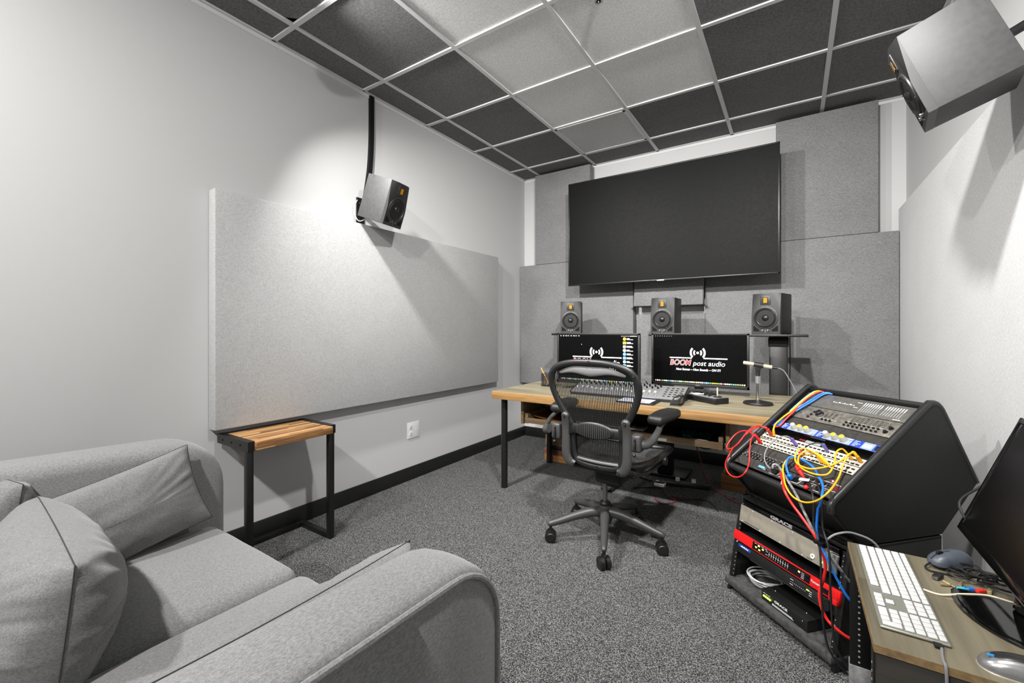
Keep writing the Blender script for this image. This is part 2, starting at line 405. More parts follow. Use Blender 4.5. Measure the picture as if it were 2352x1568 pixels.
# the back wall behind the camera has a wide opening added for fill light
struct(MB().box((XL, YB - .1, 2.1), (XR, YB, ZC + .2)).box((XL, YB - .1, 0), (XL + .1, YB, 2.1)).box((XR - .1, YB - .1, 0), (XR, YB, 2.1)).build('wall_back', M_tile_d))
def skirting(name, prof_pts): return struct(prof_pts.build(name, M_base))
skirting('baseboard_left', MB().rbox((XL, YB, 0), (XL + .012, YF, .102), .004))
skirting('baseboard_front', MB().rbox((XL + .012, YF - .012, 0), (XR, YF, .102), .004))
skirting('baseboard_right', MB().rbox((XR - .012, YB, 0), (XR, YF - .012, .102), .004))
# suspended ceiling: grid of pale bars with cloth covered tiles
GX = [XL] + [-2.867 + .6096 * i for i in range(1, 6)] + [XR]
GY = [YB] + [1.2925 + .6096 * j for j in range(-5, 5)] + [YF]
ceil = MB().box((XL - .1, YB - .1, ZC + .12), (XR + .1, YF + .1, ZC + .2)).build('ceiling', M_wall); struct(ceil)
g = MB()
for x in GX[1:-1]: g.box((x - .0125, YB, ZC), (x + .0125, YF, ZC + .012))
for y in GY[1:-1]:
    for a, b in zip(GX[:-1], GX[1:]): g.box((a + .0125, y - .0125, ZC), (b - .0125, y + .0125, ZC + .012))
for (a, b) in (((XL, YB, ZC), (XL + .022, YF, ZC + .01)), ((XR - .022, YB, ZC), (XR, YF, ZC + .01)),
               ((XL, YF - .022, ZC), (XR, YF, ZC + .01)), ((XL, YB, ZC), (XR, YB + .022, ZC + .01))): g.box(a, b)
# thin reveal under the wall angle
g.box((XL, YB, ZC - .022), (XL + .004, YF, ZC)); g.box((XL, YF - .004, ZC - .022), (XR, YF, ZC)); g.box((XR - .004, YB, ZC - .022), (XR, YF, ZC))
g.build('ceiling_grid', M_grid, ceil)
LAMPS = [(1, 5), (4, 5), (1, 2), (3, 2)]
for i in range(6):
    for j in range(len(GY) - 1):
        if (i, j) == (2, 9): continue
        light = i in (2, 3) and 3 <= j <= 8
        hole = (i, j) in LAMPS
        b = MB(); x0, x1, y0, y1 = GX[i] + .01, GX[i + 1] - .01, GY[j] + .01, GY[j + 1] - .01
        if hole:
            cx, cy, R = (x0 + x1) / 2, (y0 + y1) / 2, .082; n = 32; o = []; 
            for k in range(n):
                a = 2 * PI * (k + .5) / n; c_, s_ = math.cos(a), math.sin(a); m = max(abs(c_) / ((x1 - x0) / 2), abs(s_) / ((y1 - y0) / 2))
                o.append((cx + c_ / m, cy + s_ / m))
            for k in range(n):
                a, a2 = 2 * PI * (k + .5) / n, 2 * PI * (k + 1.5) / n
                b.add([(cx + R * math.cos(a), cy + R * math.sin(a), ZC + .011), o[k] + (ZC + .011,), o[(k + 1) % n] + (ZC + .011,), (cx + R * math.cos(a2), cy + R * math.sin(a2), ZC + .011)], [(3, 2, 1, 0)])
        else: b.box((x0, y0, ZC + .008), (x1, y1, ZC + .028))
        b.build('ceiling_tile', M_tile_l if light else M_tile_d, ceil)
# perforated return-air grille in the ceiling grid
vx0, vx1, vy0, vy1 = GX[2] + .0125, GX[3] - .0125, GY[9] + .0125, GY[10] - .0125
vent = thing('ceiling_vent', 'square pale perforated ceiling vent grille above the wall television', 'vent', T((vx0 + vx1) / 2, (vy0 + vy1) / 2, ZC))
hw, hd = (vx1 - vx0) / 2, (vy1 - vy0) / 2
b = MB(); 
for s_ in (-1, 1): b.box((s_ * hw, -hd, -.002), (s_ * (hw - .018), hd, .01)); b.box((-hw, s_ * hd, -.002), (hw, s_ * (hd - .018), .01))
b.build('vent_frame', M_grid, vent)
b = MB(); n = 34; st = 2 * (hw - .018) / n
for i in range(n + 1):
    x = -hw + .018 + i * st; b.box((x - .0048, -hd + .018, .001), (x + .0048, hd - .018, .003))
    y = -hd + .018 + i * 2 * (hd - .018) / n; b.box((-hw + .018, y - .0048, .0012), (hw - .018, y + .0048, .0032))
b.build('perforated_plate', M_grid, vent)
MB().box((-hw, -hd, .03), (hw, hd, .032)).build('duct_backing', M_spk, vent)
# recessed round downlights; first two sited by shadows, last two added as unseen fill
lamp_labels = ['round swivelling ceiling spotlight over the sofa by the left wall', 'round swivelling ceiling spotlight near the right wall ahead of the camera',
               'round swivelling ceiling spotlight added for fill at the unseen back of the room by the left wall', 'round swivelling ceiling spotlight added for fill at the unseen back of the room near the centre']
LIGHTS = []
AIM = [((-.8, 3.7, .2), 32, 112), ((-1.0, 3.7, .3), 38, 120), ((-1.7, 1.0, .3), 27, 150), ((-.8, 1.4, .0), 38, 150)]
for k, (i, j) in enumerate(LAMPS):
    cx, cy = (GX[i] + GX[i + 1]) / 2, (GY[j] + GY[j + 1]) / 2
    L = thing('ceiling_light', lamp_labels[k], 'ceiling light', T(cx, cy, ZC), 'adjustable ceiling spotlights')
    MB().lathe([(.094, -.0035), (.094, .008), (.08, .008), (.08, -.0035)]).build('trim_ring', M_white, L)
    aim, watt, spread = AIM[k]; p = V((cx, cy, ZC - .045)); d = (V(aim) - p).normalized()
    Q = T(0, 0, -.045) @ (-d).to_track_quat('Z', 'Y').to_matrix().to_4x4()
    b = MB(); b.M = Q; b.lathe([(.068, 0), (.072, .004), (.072, .05), (.05, .075), (.02, .08)]); b.build('swivel_housing', M_white, L)
    b = MB(); b.M = Q; b.cyl((0, 0, -.002), (0, 0, .002), .06, n=32); b.build('lens', M_gauze, L)
    LIGHTS.append((p, d, watt, spread))
# sprinkler
sp = thing('fire_sprinkler', 'small chrome fire sprinkler head hanging from a pale ceiling tile', 'sprinkler', T(-.79, 1.97, ZC + .008))
MB().lathe([(.035, 0), (.035, -.004), (.014, -.008), (.012, -.012)]).build('escutcheon', M_chrome, sp)
b = MB().cyl((0, 0, -.008), (0, 0, -.024), .009, n=16)
for s_ in (-1, 1): b.tube([(s_ * .009, 0, -.022), (s_ * .016, 0, -.034), (s_ * .004, 0, -.05)], .0028, 6)
b.build('sprinkler_frame', M_chrome, sp)
b = MB(); 
for k in range(12):
    a = 2 * PI * k / 12; b.box((.002, -.003, -.0535), (.021, .003, -.052), RZ(math.degrees(a)))
b.cyl((0, 0, -.0535), (0, 0, -.05), .011); b.build('deflector', M_chrome, sp)
MB().cyl((0, 0, -.05), (0, 0, -.058), .004, n=10).build('brass_screw', M_brass, sp)

# acoustic panels
def panel(name, lo, hi, mat, label, group=None, r=.006, M=None, cat='acoustic panel'):
    o = MB().rbox(lo, hi, r, 2).build(name, mat); tag(o, label, cat, group)
    if M is not None: o.matrix_world = M
    return o
panel('acoustic_panel', (XL + .004, .972, .655), (-2.405, 3.425, 1.868), M_fab_l, 'large pale grey cloth acoustic panel on the left wall above the side table')
panel('acoustic_panel', (XR - .048, -.6, .06), (XR - .003, 3.99, 2.005), M_fab_r, 'tall pale grey cloth acoustic panel covering the right wall')
PY0, PY1 = 3.93, YF - .003; gF = 'cloth panels behind the desk'
panel('acoustic_panel', (-2.287, PY0, 1.847), (-1.665, PY1, 2.786), M_fab_d, 'upper grey cloth panel left of the television touching the ceiling', gF, .004)
panel('acoustic_panel', (-2.476, PY0, .592), (-1.238, PY1, 1.845), M_fab_d, 'grey cloth panel low in the left corner behind the left desk speaker', gF, .004)
panel('acoustic_panel', (-.113, PY0, 1.847), (.502, PY1, 2.778), M_fab_d, 'upper grey cloth panel right of the television touching the ceiling', gF, .004)
panel('acoustic_panel', (-.622, PY0, .592), (.648 - .036, PY1, 1.845), M_fab_d, 'wide grey cloth panel behind the right desk speaker and black stand', gF, .004)
panel('acoustic_panel', (-1.212, PY0 + .012, .592), (-.626, PY1, 1.30), M_fab_d, 'narrow grey cloth panel behind the middle desk speaker', gF, .004)
hp = panel('tilted_acoustic_panel', (-.294, -.05, -.47), (.294, 0, 0), M_fab_d, 'small grey cloth panel tilted out below the television centre', gF, .012, T(-.922, PY0 + .045, 1.83) @ RX(-8))
hinge = MB().tube([(-.296, -.012, -.02), (-.296, -.012, -.455), (-.28, -.012, -.47), (.28, -.012, -.47), (.296, -.012, -.455), (.296, -.012, -.02)], .0025, 6, sm=3).build('dark_edge_trim', M_blkm, hp)

# wall television
TVY = 3.70
tv = thing('television', 'huge black flat television mounted on the front wall', 'television', T(-.934, TVY, 2.058))
TW, TH = .853, .483
b = MB(); bz = .011
for s_ in (-1, 1):
    b.rbox((s_ * TW, 0, -TH), (s_ * (TW - bz), .028, TH), .002); b.rbox((-TW, 0, s_ * TH), (TW, .028, s_ * (TH - bz)), .002)
b.rbox((-TW + .005, .01, -TH + .005), (TW - .005, .045, TH - .005), .01); b.build('bezel', M_tvbez, tv)
MB().box((-TW + bz, .006, -TH + bz), (TW - bz, .01, TH - bz)).build('screen', M_tv, tv)
MB().rbox((-.03, -.001, -TH - .003), (.03, .006, -TH + .008), .001).build('logo_plate', M_alu, tv)
b = MB().box((-.3, .045, -.2), (.3, .1, .2)); b.box((-.25, .1, -.15), (.25, YF - TVY - .11, .15)); b.build('wall_mount', M_blkm, tv)

# wall outlet
ol = thing('wall_outlet', 'white duplex socket plate low on the left wall', 'outlet', T(XL, 2.372, .381) @ RZ(90))
MB().rbox((-.062, -.006, -.062), (.062, 0, .062), .003).build('cover_plate', M_white, ol)
b = MB()
for dz in (-.024, .024):
    b.mi = 0; b.rbox((-.045, -.009, dz - .017), (-.012, -.006, dz + .017), .003); b.mi = 1
    b.box((-.036, -.0095, dz - .002), (-.034, -.0088, dz + .008)); b.box((-.024, -.0095, dz - .002), (-.022, -.0088, dz + .007)); b.cyl((-.029, -.0095, dz - .009), (-.029, -.0088, dz - .009), .0025, n=10)
b.build('socket_face', [M_white, M_spk], ol)
MB().cyl((.03, -.0075, .0), (.03, -.006, .0), .006, n=12).build('cover_screw', M_white, ol)

# ------------------------------------------------------------------ loudspeakers (front faces -y, base at z=0)
def make_speaker(name, label, group, W=.178, Hh=.28, D=.22, cone=.078, cab=None):
    r = thing(name, label, 'speaker', I4, group)
    w = W / 2; ch = .028   # cabinet with the upper front corners cut back
    b = MB()
    # body
    b.rbox((-w, .022, 0), (w, D, Hh), .003)
    b.build('cabinet', cab or M_spk, r)
    # baffle: front face narrows towards the top, slanted cheeks at the upper corners
    zk = Hh * .42; tp = .045
    F = [(-w, 0, 0), (w, 0, 0), (w, 0, zk), (w - tp, 0, Hh), (-w + tp, 0, Hh), (-w, 0, zk)]
    Bk = [(-w, .023, 0), (w, .023, 0), (w, .023, Hh), (-w, .023, Hh)]
    b = MB(); b.add(F + Bk, [(0, 1, 2, 3, 4, 5), (1, 7, 8, 2), (2, 8, 3), (3, 8, 9, 4), (4, 9, 5), (5, 9, 6, 0), (0, 6, 7, 1), (9, 8, 7, 6)])
    b.build('baffle', M_spkf, r)
    zc = Hh * .40
    b = MB(); Mf = T(0, 0, zc) @ RX(90)
    b.lathe([(cone, -.001), (cone, .004), (cone * .9, .006), (cone * .86, .002)], 36, Mf); 
    for k in range(6):
        a = PI / 6 + k * PI / 3; b.cyl((math.cos(a) * cone * .95, -.0055, zc + math.sin(a) * cone * .95), (math.cos(a) * cone * .95, -.0035, zc + math.sin(a) * cone * .95), .003, n=8)
    b.build('driver_ring', M_spkf, r)
    wf = MB().lathe([(cone * .84, .004), (cone * .76, .008), (cone * .68, .003), (cone * .3, .0012), (cone * .28, .0042), (cone * .2, .011), (cone * .02, .014)], 32, Mf).build('woofer', M_cone, r)
    zt = Hh * .83
    b = MB().rbox((-.033, -.003, zt - .032), (.033, .002, zt + .032), .004)
    for sx in (-1, 1):
        for sz in (-1, 1): b.cyl((sx * .027, -.0045, zt + sz * .026), (sx * .027, -.003, zt + sz * .026), .0028, n=8)
    b.build('tweeter_plate', M_spkf, r)
    b = MB()
    b.mi = 1; b.box((-.0165, -.0036, zt - .02), (.0165, -.003, zt + .02)); b.mi = 0
    for k in range(5): b.box((-.0125, -.0042, zt - .017 + k * .0072), (.0125, -.0034, zt - .0125 + k * .0072))
    b.build('ribbon_tweeter', [M_gold, M_blkm], r)
    for s_ in (-1, 1):
        b = MB(); q = [(s_ * (w - .012), -.001, .02), (s_ * (w - .05), -.001, .02), (s_ * (w - .05), -.001, .03), (s_ * (w - .012), -.001, .062)]
        b.add(q, [(0, 1, 2, 3) if s_ < 0 else (3, 2, 1, 0)]); b.build('bass_port', M_blkm, r)
    b = MB(); b.mi = 0
    for dx in (-.016, .016): b.cyl((dx, -.008, .028), (dx, 0, .028), .007, n=14)
    b.box((-.003, -.004, .02), (.003, 0, .034)); b.cyl((0, -.002, .014), (0, 0, .014), .004, n=10); b.mi = 1; b.cyl((0, -.005, .039), (0, 0, .039), .0032, n=10)
    b.build('control_knobs', [M_steel, M_led], r)
    return r
SPY = 3.42
gS = 'desk loudspeakers'
s1 = make_speaker('loudspeaker', 'black loudspeaker on the left stand above the left computer monitor', gS); s1.matrix_world = T(-1.66, SPY + .08, 1.129) @ RZ(20) @ T(0, -.08, 0)
s2 = copy_tree(s1); s2['label'] = 'black loudspeaker in the middle between the two computer monitors'; s2.matrix_world = T(-.85, SPY, 1.129) @ RZ(-2)
s3 = copy_tree(s1); s3['label'] = 'black loudspeaker on the right stand beside the microphone'; s3.matrix_world = T(-.135, SPY + .06, 1.129) @ RZ(-17) @ T(0, -.08, 0)
gW = 'hanging surround loudspeakers'
# front face toward +x for the left wall unit, tilted down
s4 = make_speaker('loudspeaker', 'loudspeaker tilted down on the left wall below a black cable cover', gW, cab=M_cab_lit)
s4.matrix_world = T(-2.148, 1.92, 1.965) @ RZ(90 + 10) @ RX(20) @ T(0, 0, -.14)
s5 = copy_tree(s4); s5['label'] = 'loudspeaker hanging tilted at the upper right near the camera'; s5['group'] = gW
s5.matrix_world = T(.317, 1.92, 1.965) @ RZ(-90 - 8) @ RX(20) @ T(0, 0, -.14)
# brackets
bk = thing('speaker_bracket', 'black metal bracket holding the left wall loudspeaker', 'bracket', T(XL, 1.88, 1.97))
MB().rbox((0, -.03, -.09), (.012, .03, .09), .003).build('wall_plate', M_bm, bk)
MB().cyl((.012, 0, .0), (.105, .01, .05), .014).sph((.11, .01, .05), .022).build('ball_joint', M_bm, bk)
for dz in (-.06, -.02, .05): MB().cyl((.012, -.008, dz), (.02, -.008, dz), .006, n=10).build('mounting_bolt', M_chrome, bk)
tag(MB().tube([(XL + .022, 1.845, 2.035), (XL + .03, 1.815, 1.98), (XL + .035, 1.815, 1.93), (XL + .06, 1.83, 1.885), (XL + .09, 1.86, 1.9)], .003, 7).build('speaker_cable', C_wht), 'thin pale cable looping behind the left wall loudspeaker', 'cable')
b = MB(); pts = [(1.975, 2.796), (1.975, 2.6), (1.972, 2.45), (1.962, 2.3), (1.945, 2.18), (1.925, 2.07)]; sp_ = spline([(XL + .006, y, z) for y, z in pts], 5)
for p, q in zip(sp_[:-1], sp_[1:]): b.add([(XL, p.y - .021, p.z), (XL, p.y + .021, p.z), (XL, q.y + .021, q.z), (XL, q.y - .021, q.z), (XL + .014, p.y - .017, p.z), (XL + .014, p.y + .017, p.z), (XL + .014, q.y + .017, q.z), (XL + .014, q.y - .017, q.z)],
                                        [(4, 5, 6, 7), (0, 4, 7, 3), (1, 2, 6, 5)])
tag(b.build('cable_cover', M_blkm), 'long black cable sleeve running down the left wall from the ceiling', 'cable cover')
bk = thing('speaker_bracket', 'black wall bracket behind the upper right hanging loudspeaker', 'bracket', T(XR, 1.92, 2.11))
MB().rbox((-.012, -.03, -.09), (0, .03, .09), .003).build('wall_plate', M_bm, bk)
MB().cyl((-.012, 0, .0), (-.13, 0, -.06), .014).sph((-.135, .0, -.065), .022).build('ball_joint', M_bm, bk)

# speaker stands behind the desk
def stand(x, y, label, wide, pil=True, y1=None):
    r = thing('speaker_stand', label, 'speaker stand', T(x, y, 0), 'black floor stands for the desk loudspeakers')
    MB().rbox((-wide / 2, -.13, 1.112), (wide / 2, .13, 1.128), .004).build('shelf_plate', M_bm, r)
    MB().rbox((-.055, -.05, .02), (.055, .06, 1.112), .012).build('pillar', M_bm, r)
    MB().rbox((-.06, -.055, 1.04), (.06, .065, 1.112), .01).build('collar', M_blkm, r)
    MB().rbox((-.16, -.05, 0), (.16, .22, .02), .006).build('base_plate', M_bm, r)
    return r
stand(-1.66, SPY + .11, 'black stand under the left desk loudspeaker, mostly hidden by the monitor', .30)
stand(-.85, SPY + .11, 'black stand under the middle desk loudspeaker', .20)
stand(-.085, SPY + .09, 'black stand with wide shelf under the right desk loudspeaker', .34)
tag(MB().tube([(-.02, 3.66, 1.11), (-.018, 3.665, .95), (-.02, 3.66, .8), (-.02, 3.65, .55)], .004, 6).build('speaker_cable', C_blk), 'black cable hanging down behind the right speaker stand', 'cable')

# ------------------------------------------------------------------ side table
st = thing('side_table', 'slim side table with a striped wooden top and black metal legs', 'side table', T(-2.45, 1.0, 0))
# local: x 0..0.335 (away from wall), y 0..0.46
b = MB(); b.rbox((.028, .03, .590), (.335, .43, .628), .002); b.build('tabletop', M_acacia, st)
b = MB()
for y0, y1 in ((0, .03), (.43, .46)): b.box((0, y0, .585), (.315, y1, .632))
b.box((0, .03, .588), (.028, .43, .63)); 
b.build('top_frame', M_bm, st, bevel=.001)
for y in (0, .46):
    for x in (.06, .15, .24): MB().cyl((x, y - .0015 if y == 0 else y + .0015, .608), (x, y, .608), .006, n=10).build('frame_screw', M_blkm, st)
for y in (.0, .428):
    MB().rbox((.275, y, 0), (.307, y + .03, .588), .002).build('leg', M_bm, st)
for y in (.0, .428): MB().rbox((.0, y, 0), (.276, y + .03, .028), .002).build('foot_bar', M_bm, st)
MB().rbox((.0, .03, 0), (.03, .428, .028), .002).build('floor_bar', M_bm, st)

# ------------------------------------------------------------------ sofa
so = thing('sofa', 'small grey upholstered sofa with rounded padded arms in the foreground', 'sofa', T(-1.27, -.03, 0))
SX0, SX1 = -.53, .60          # inner faces of the arms (local x)
def arm_bm(w, zh, kk):
    """padded arm: side profile y-z with a rounded front, swollen across its width"""
    prof = []; ylo, yhi, zl = -.32, .765, .09; R = .14
    prof = [(ylo, zl)] + [(yhi - .02, zl)] + [(yhi, .12)]
    for k in range(0, 9):
        a = k / 8 * PI / 2; prof.append((yhi - R + R * math.cos(a), zh - R + R * math.sin(a)))
    prof += [(yhi - .35, zh + .008), (ylo + .2, zh + .03), (ylo, zh + .03)]
    P = []
    for i, (y, z) in enumerate(prof):
        y2, z2 = prof[(i + 1) % len(prof)]; n = max(1, int(math.hypot(y2 - y, z2 - z) / .05))
        for k in range(n): P.append((y + (y2 - y) * k / n, z + (z2 - z) * k / n))
    m = len(P); bm = bmesh.new(); rows = []
    cy = (ylo + yhi) / 2; cz = .42
    cols = 14
    for c in range(cols + 1):
        t = -1 + 2 * c / cols; t = math.copysign(abs(t) ** .75, t)
        puff = (1 - abs(t) ** 2.4) ** .45       # 0 at the edges, 1 in the middle
        row = []
        for (y, z) in P:
            # normal direction, away from centre of the profile, only top and front
            k = kk * puff
            ny = 1 if y > yhi - R else 0; nz = 1 if z > zh - R else 0
            if ny and nz: d = V((0, y - (yhi - R), z - (zh - R))); d = d.normalized() if d.length > 0 else d
            else: d = V((0, ny, nz))
            if z < zl + .05: k = 0
            row.append(bm.verts.new((t * w / 2 + 0, y + d.y * k, z + d.z * k)))
        rows.append(row)
    for c in range(cols):
        for i in range(m):
            j = (i + 1) % m; bm.faces.new((rows[c][i], rows[c][j], rows[c + 1][j], rows[c + 1][i]))
    bm.faces.new(rows[0]); bm.faces.new(list(reversed(rows[-1])))
    bmesh.ops.recalc_face_normals(bm, faces=bm.faces)
    return bm, P
AW = .20
for k, xc in enumerate((SX0 - AW / 2, SX1 + AW / 2 + .005)):
    AW = (.22, .15)[k]; xc = (SX0 - AW / 2, SX1 + AW / 2)[k]; bm, P = arm_bm(AW, (.715, .695)[k], (.045, .020)[k]); a = MB().addbm(bm, T(xc, 0, 0)).build('arm', M_sofa, so)
    for s_ in ((-1,), (1,))[k]:
        up = [p for p in P if p[1] > .11 and not (p[0] < -.3 and p[1] < .7)]
        line = [(xc + s_ * (AW / 2 + .001), y, z) for y, z in up if y > -.31]
        line = [(x, y, z) for x, y, z in line if (z > .69 or y > .6)]
        MB().tube(line, .0062, 8, sm=1).build('piping', M_sofa, a)
for xa, xb in ((SX0 + .002, -.0165 + .055), (.0165 + .03, SX1 - .002)):
    bm = softbox(xb - xa, .72, .17, .045, .022, 12, .0015, xa)
    MB().addbm(bm, T((xa + xb) / 2, .40, .365)).build('seat_cushion', M_sofa, so)
MB().rbox((SX0, -.3, .09), (SX1, .72, .282), .02).build('seat_base', M_sofa, so)
MB().rbox((SX0 - AW + .01, -.42, .09), (SX1 + AW - .01, -.22, .74), .06, 5).build('back_frame', M_sofa, so)
for xa, xb in ((SX0 + .004, .03), (.04, SX1 - .004)):
    MB().addbm(softbox(xb - xa, .16, .36, .06, 0, 8, .003, xa), T((xa + xb) / 2, -.11, .62) @ RX(-8)).build('back_cushion', M_sofa, so)
for x in (SX0 - .1, SX1 + .1):
    for y in (-.3, .66): MB().cyl((x, y, 0), (x, y, .095), .018, .026).build('leg', M_blk, so)
def pillow(name, label, W, H, Th, M, seed, wr=.007, pin=.055):
    bm, rim = pillow_bm(W, H, Th, seed, wr, pin=pin)
    o = MB().addbm(bm).build(name, M_pillow); tag(o, label, 'cushion', 'loose cushions on the sofa', M=M)
    MB().tube(rim, .0013, 6, closed=True, sm=0).build('edge_seam', M_seam, o)
    return o
# lumbar cushions lean on the arms (thin axis along world x), back cushions stand against the sofa back
pillow('cushion', 'rectangular grey lumbar cushion leaning on the far sofa arm by the wall', .50, .27, .15, T(-1.725, .41, .580) @ RY(-12) @ RX(12) @ RZ(90), 3)
pillow('cushion', 'long grey lumbar cushion tucked against the near sofa arm', .56, .24, .19, T(-.805, .475, .515) @ RY(3) @ RZ(90), 11, .012)
pillow('cushion', 'large plump grey cushion at the lower left, standing on the sofa seat', .58, .27, .26, T(-1.45, .235, .568) @ RZ(-4) @ RX(-6), 5, .011, pin=-.03)
pillow('cushion', 'grey cushion in the far corner of the sofa, mostly hidden by the plump one', .40, .29, .20, T(-1.92, .17, .600) @ RZ(14) @ RX(-10), 8, pin=-.03)

# ------------------------------------------------------------------ desk
DZ = .715
dk = thing('desk', 'long grey oak topped desk with black tube legs across the front of the room', 'desk', T(-.895, 2.98, 0))
dx0, dx1, dy0, dy1 = -.945, .945, -.445, .455
b = MB(); b.mi = 1; b.rbox((dx0, dy0, DZ - .056), (dx1, dy1, DZ - .001), .003); b.mi = 0; b.box((dx0 + .003, dy0 + .003, DZ - .002), (dx1 - .003, dy1 - .003, DZ))
b.build('desktop', [M_desk, M_deske], dk)
for x, y in ((-.887, -.365), (-.892, .34), (.86, .34), (.86, -.30)):
    MB().cyl((x, y, .006), (x, y, DZ - .056), .0235, n=24).cyl((x, y, 0), (x, y, .006), .026, n=24).build('leg', M_bm, dk)
# tray hung under the top
for sx, x in ((-1, -.79), (1, .585)):
    MB().rbox((x - .011, -.275, .462), (x + .011, .15, DZ - .056), .002).build('tray_hanger', M_tray, dk)
    b = MB().rbox((x - sx * .018, -.262, .47), (x - sx * .011, .13, .51), .001)
    for k in range(3): b.cyl((x - sx * .019, -.25 + .02 * k, .50), (x - sx * .017, -.25 + .02 * k, .50), .004, n=8)
    b.build('drawer_slide', M_steel, dk)
tr = MB().box((-.765, -.262, .474), (.56, .14, .484)).build('sliding_tray', M_gside, dk)
MB().rbox((-.765, -.275, .472), (.56, -.258, .512), .003).build('front_rail', M_tray, tr); MB().rbox((-.765, .128, .484), (.56, .14, .655), .002).build('back_board', M_gside, tr)
for x in (-.765, .536): MB().rbox((x, -.272, .468), (x + .024, .12, .542), .002).build('tray_side', M_tray, tr)
MB().rbox((.165, -.281, .478), (.25, -.276, .496), .001).rbox((.165, -.281, .496), (.19, -.276, .515), .001).build('pale_bracket', M_white, tr)
TZ = .484
# things in the tray
kb = thing('music_keyboard', 'small black music keyboard with white keys on the desk tray', 'music keyboard', T(-.97, 2.84, TZ))
MB().rbox((-.36, -.10, 0), (.355, .12, .028), .005).build('body', M_spk, kb)
for k in range(21): MB().rbox((-.30 + k * .0225, -.09, .026), (-.2785 + k * .0225, .03, .037), .001).build('white_key', M_ivory, kb)
for k in range(20):
    if k % 7 not in (2, 6): MB().rbox((-.284 + k * .0225, -.045, .036), (-.272 + k * .0225, .03, .045), .001).build('black_key', M_blk, kb)
fo = MB().rprism([(0, 0), (.30, -.04), (.33, .22), (.05, .24)], 0, .006, .002).build('leather_folder', M_brown); tag(fo, 'brown leather folder sloping in the left end of the desk tray', 'folder', M=T(-1.62, 2.76, TZ + .034) @ RY(7))
b = MB(); n = 14; rows = []
for i in range(n + 1):
    for j in range(5):
        rows.append((-.085 + .17 * i / n, -.05 + .025 * j, .022 + .012 * math.sin(i * 2.1 + j) + .014 * (1 - ((j - 2) / 2) ** 2)))
b.add(rows, [(i * 5 + j, (i + 1) * 5 + j, (i + 1) * 5 + j + 1, i * 5 + j + 1) for i in range(n) for j in range(4)], True); b.rbox((-.08, -.045, 0), (.08, .045, .02), .004)
pk = b.build('foil_packet', M_teal); tag(pk, 'crinkled dark teal packet lying in the desk tray', 'packet', M=T(-.50, 2.88, TZ))
MB().rbox((-.005, -.0475, .006), (.045, -.045, .016), .001).build('yellow_label', M_knoby, pk)
dv = thing('black_box', 'small black box with a silver bar in front of the teal packet', 'device', T(-.47, 2.79, TZ))
MB().rbox((-.05, -.03, 0), (.05, .03, .022), .003).build('case', M_blk, dv); MB().rbox((-.048, -.0325, .014), (.048, -.029, .020), .001).build('silver_bar', M_alu, dv)

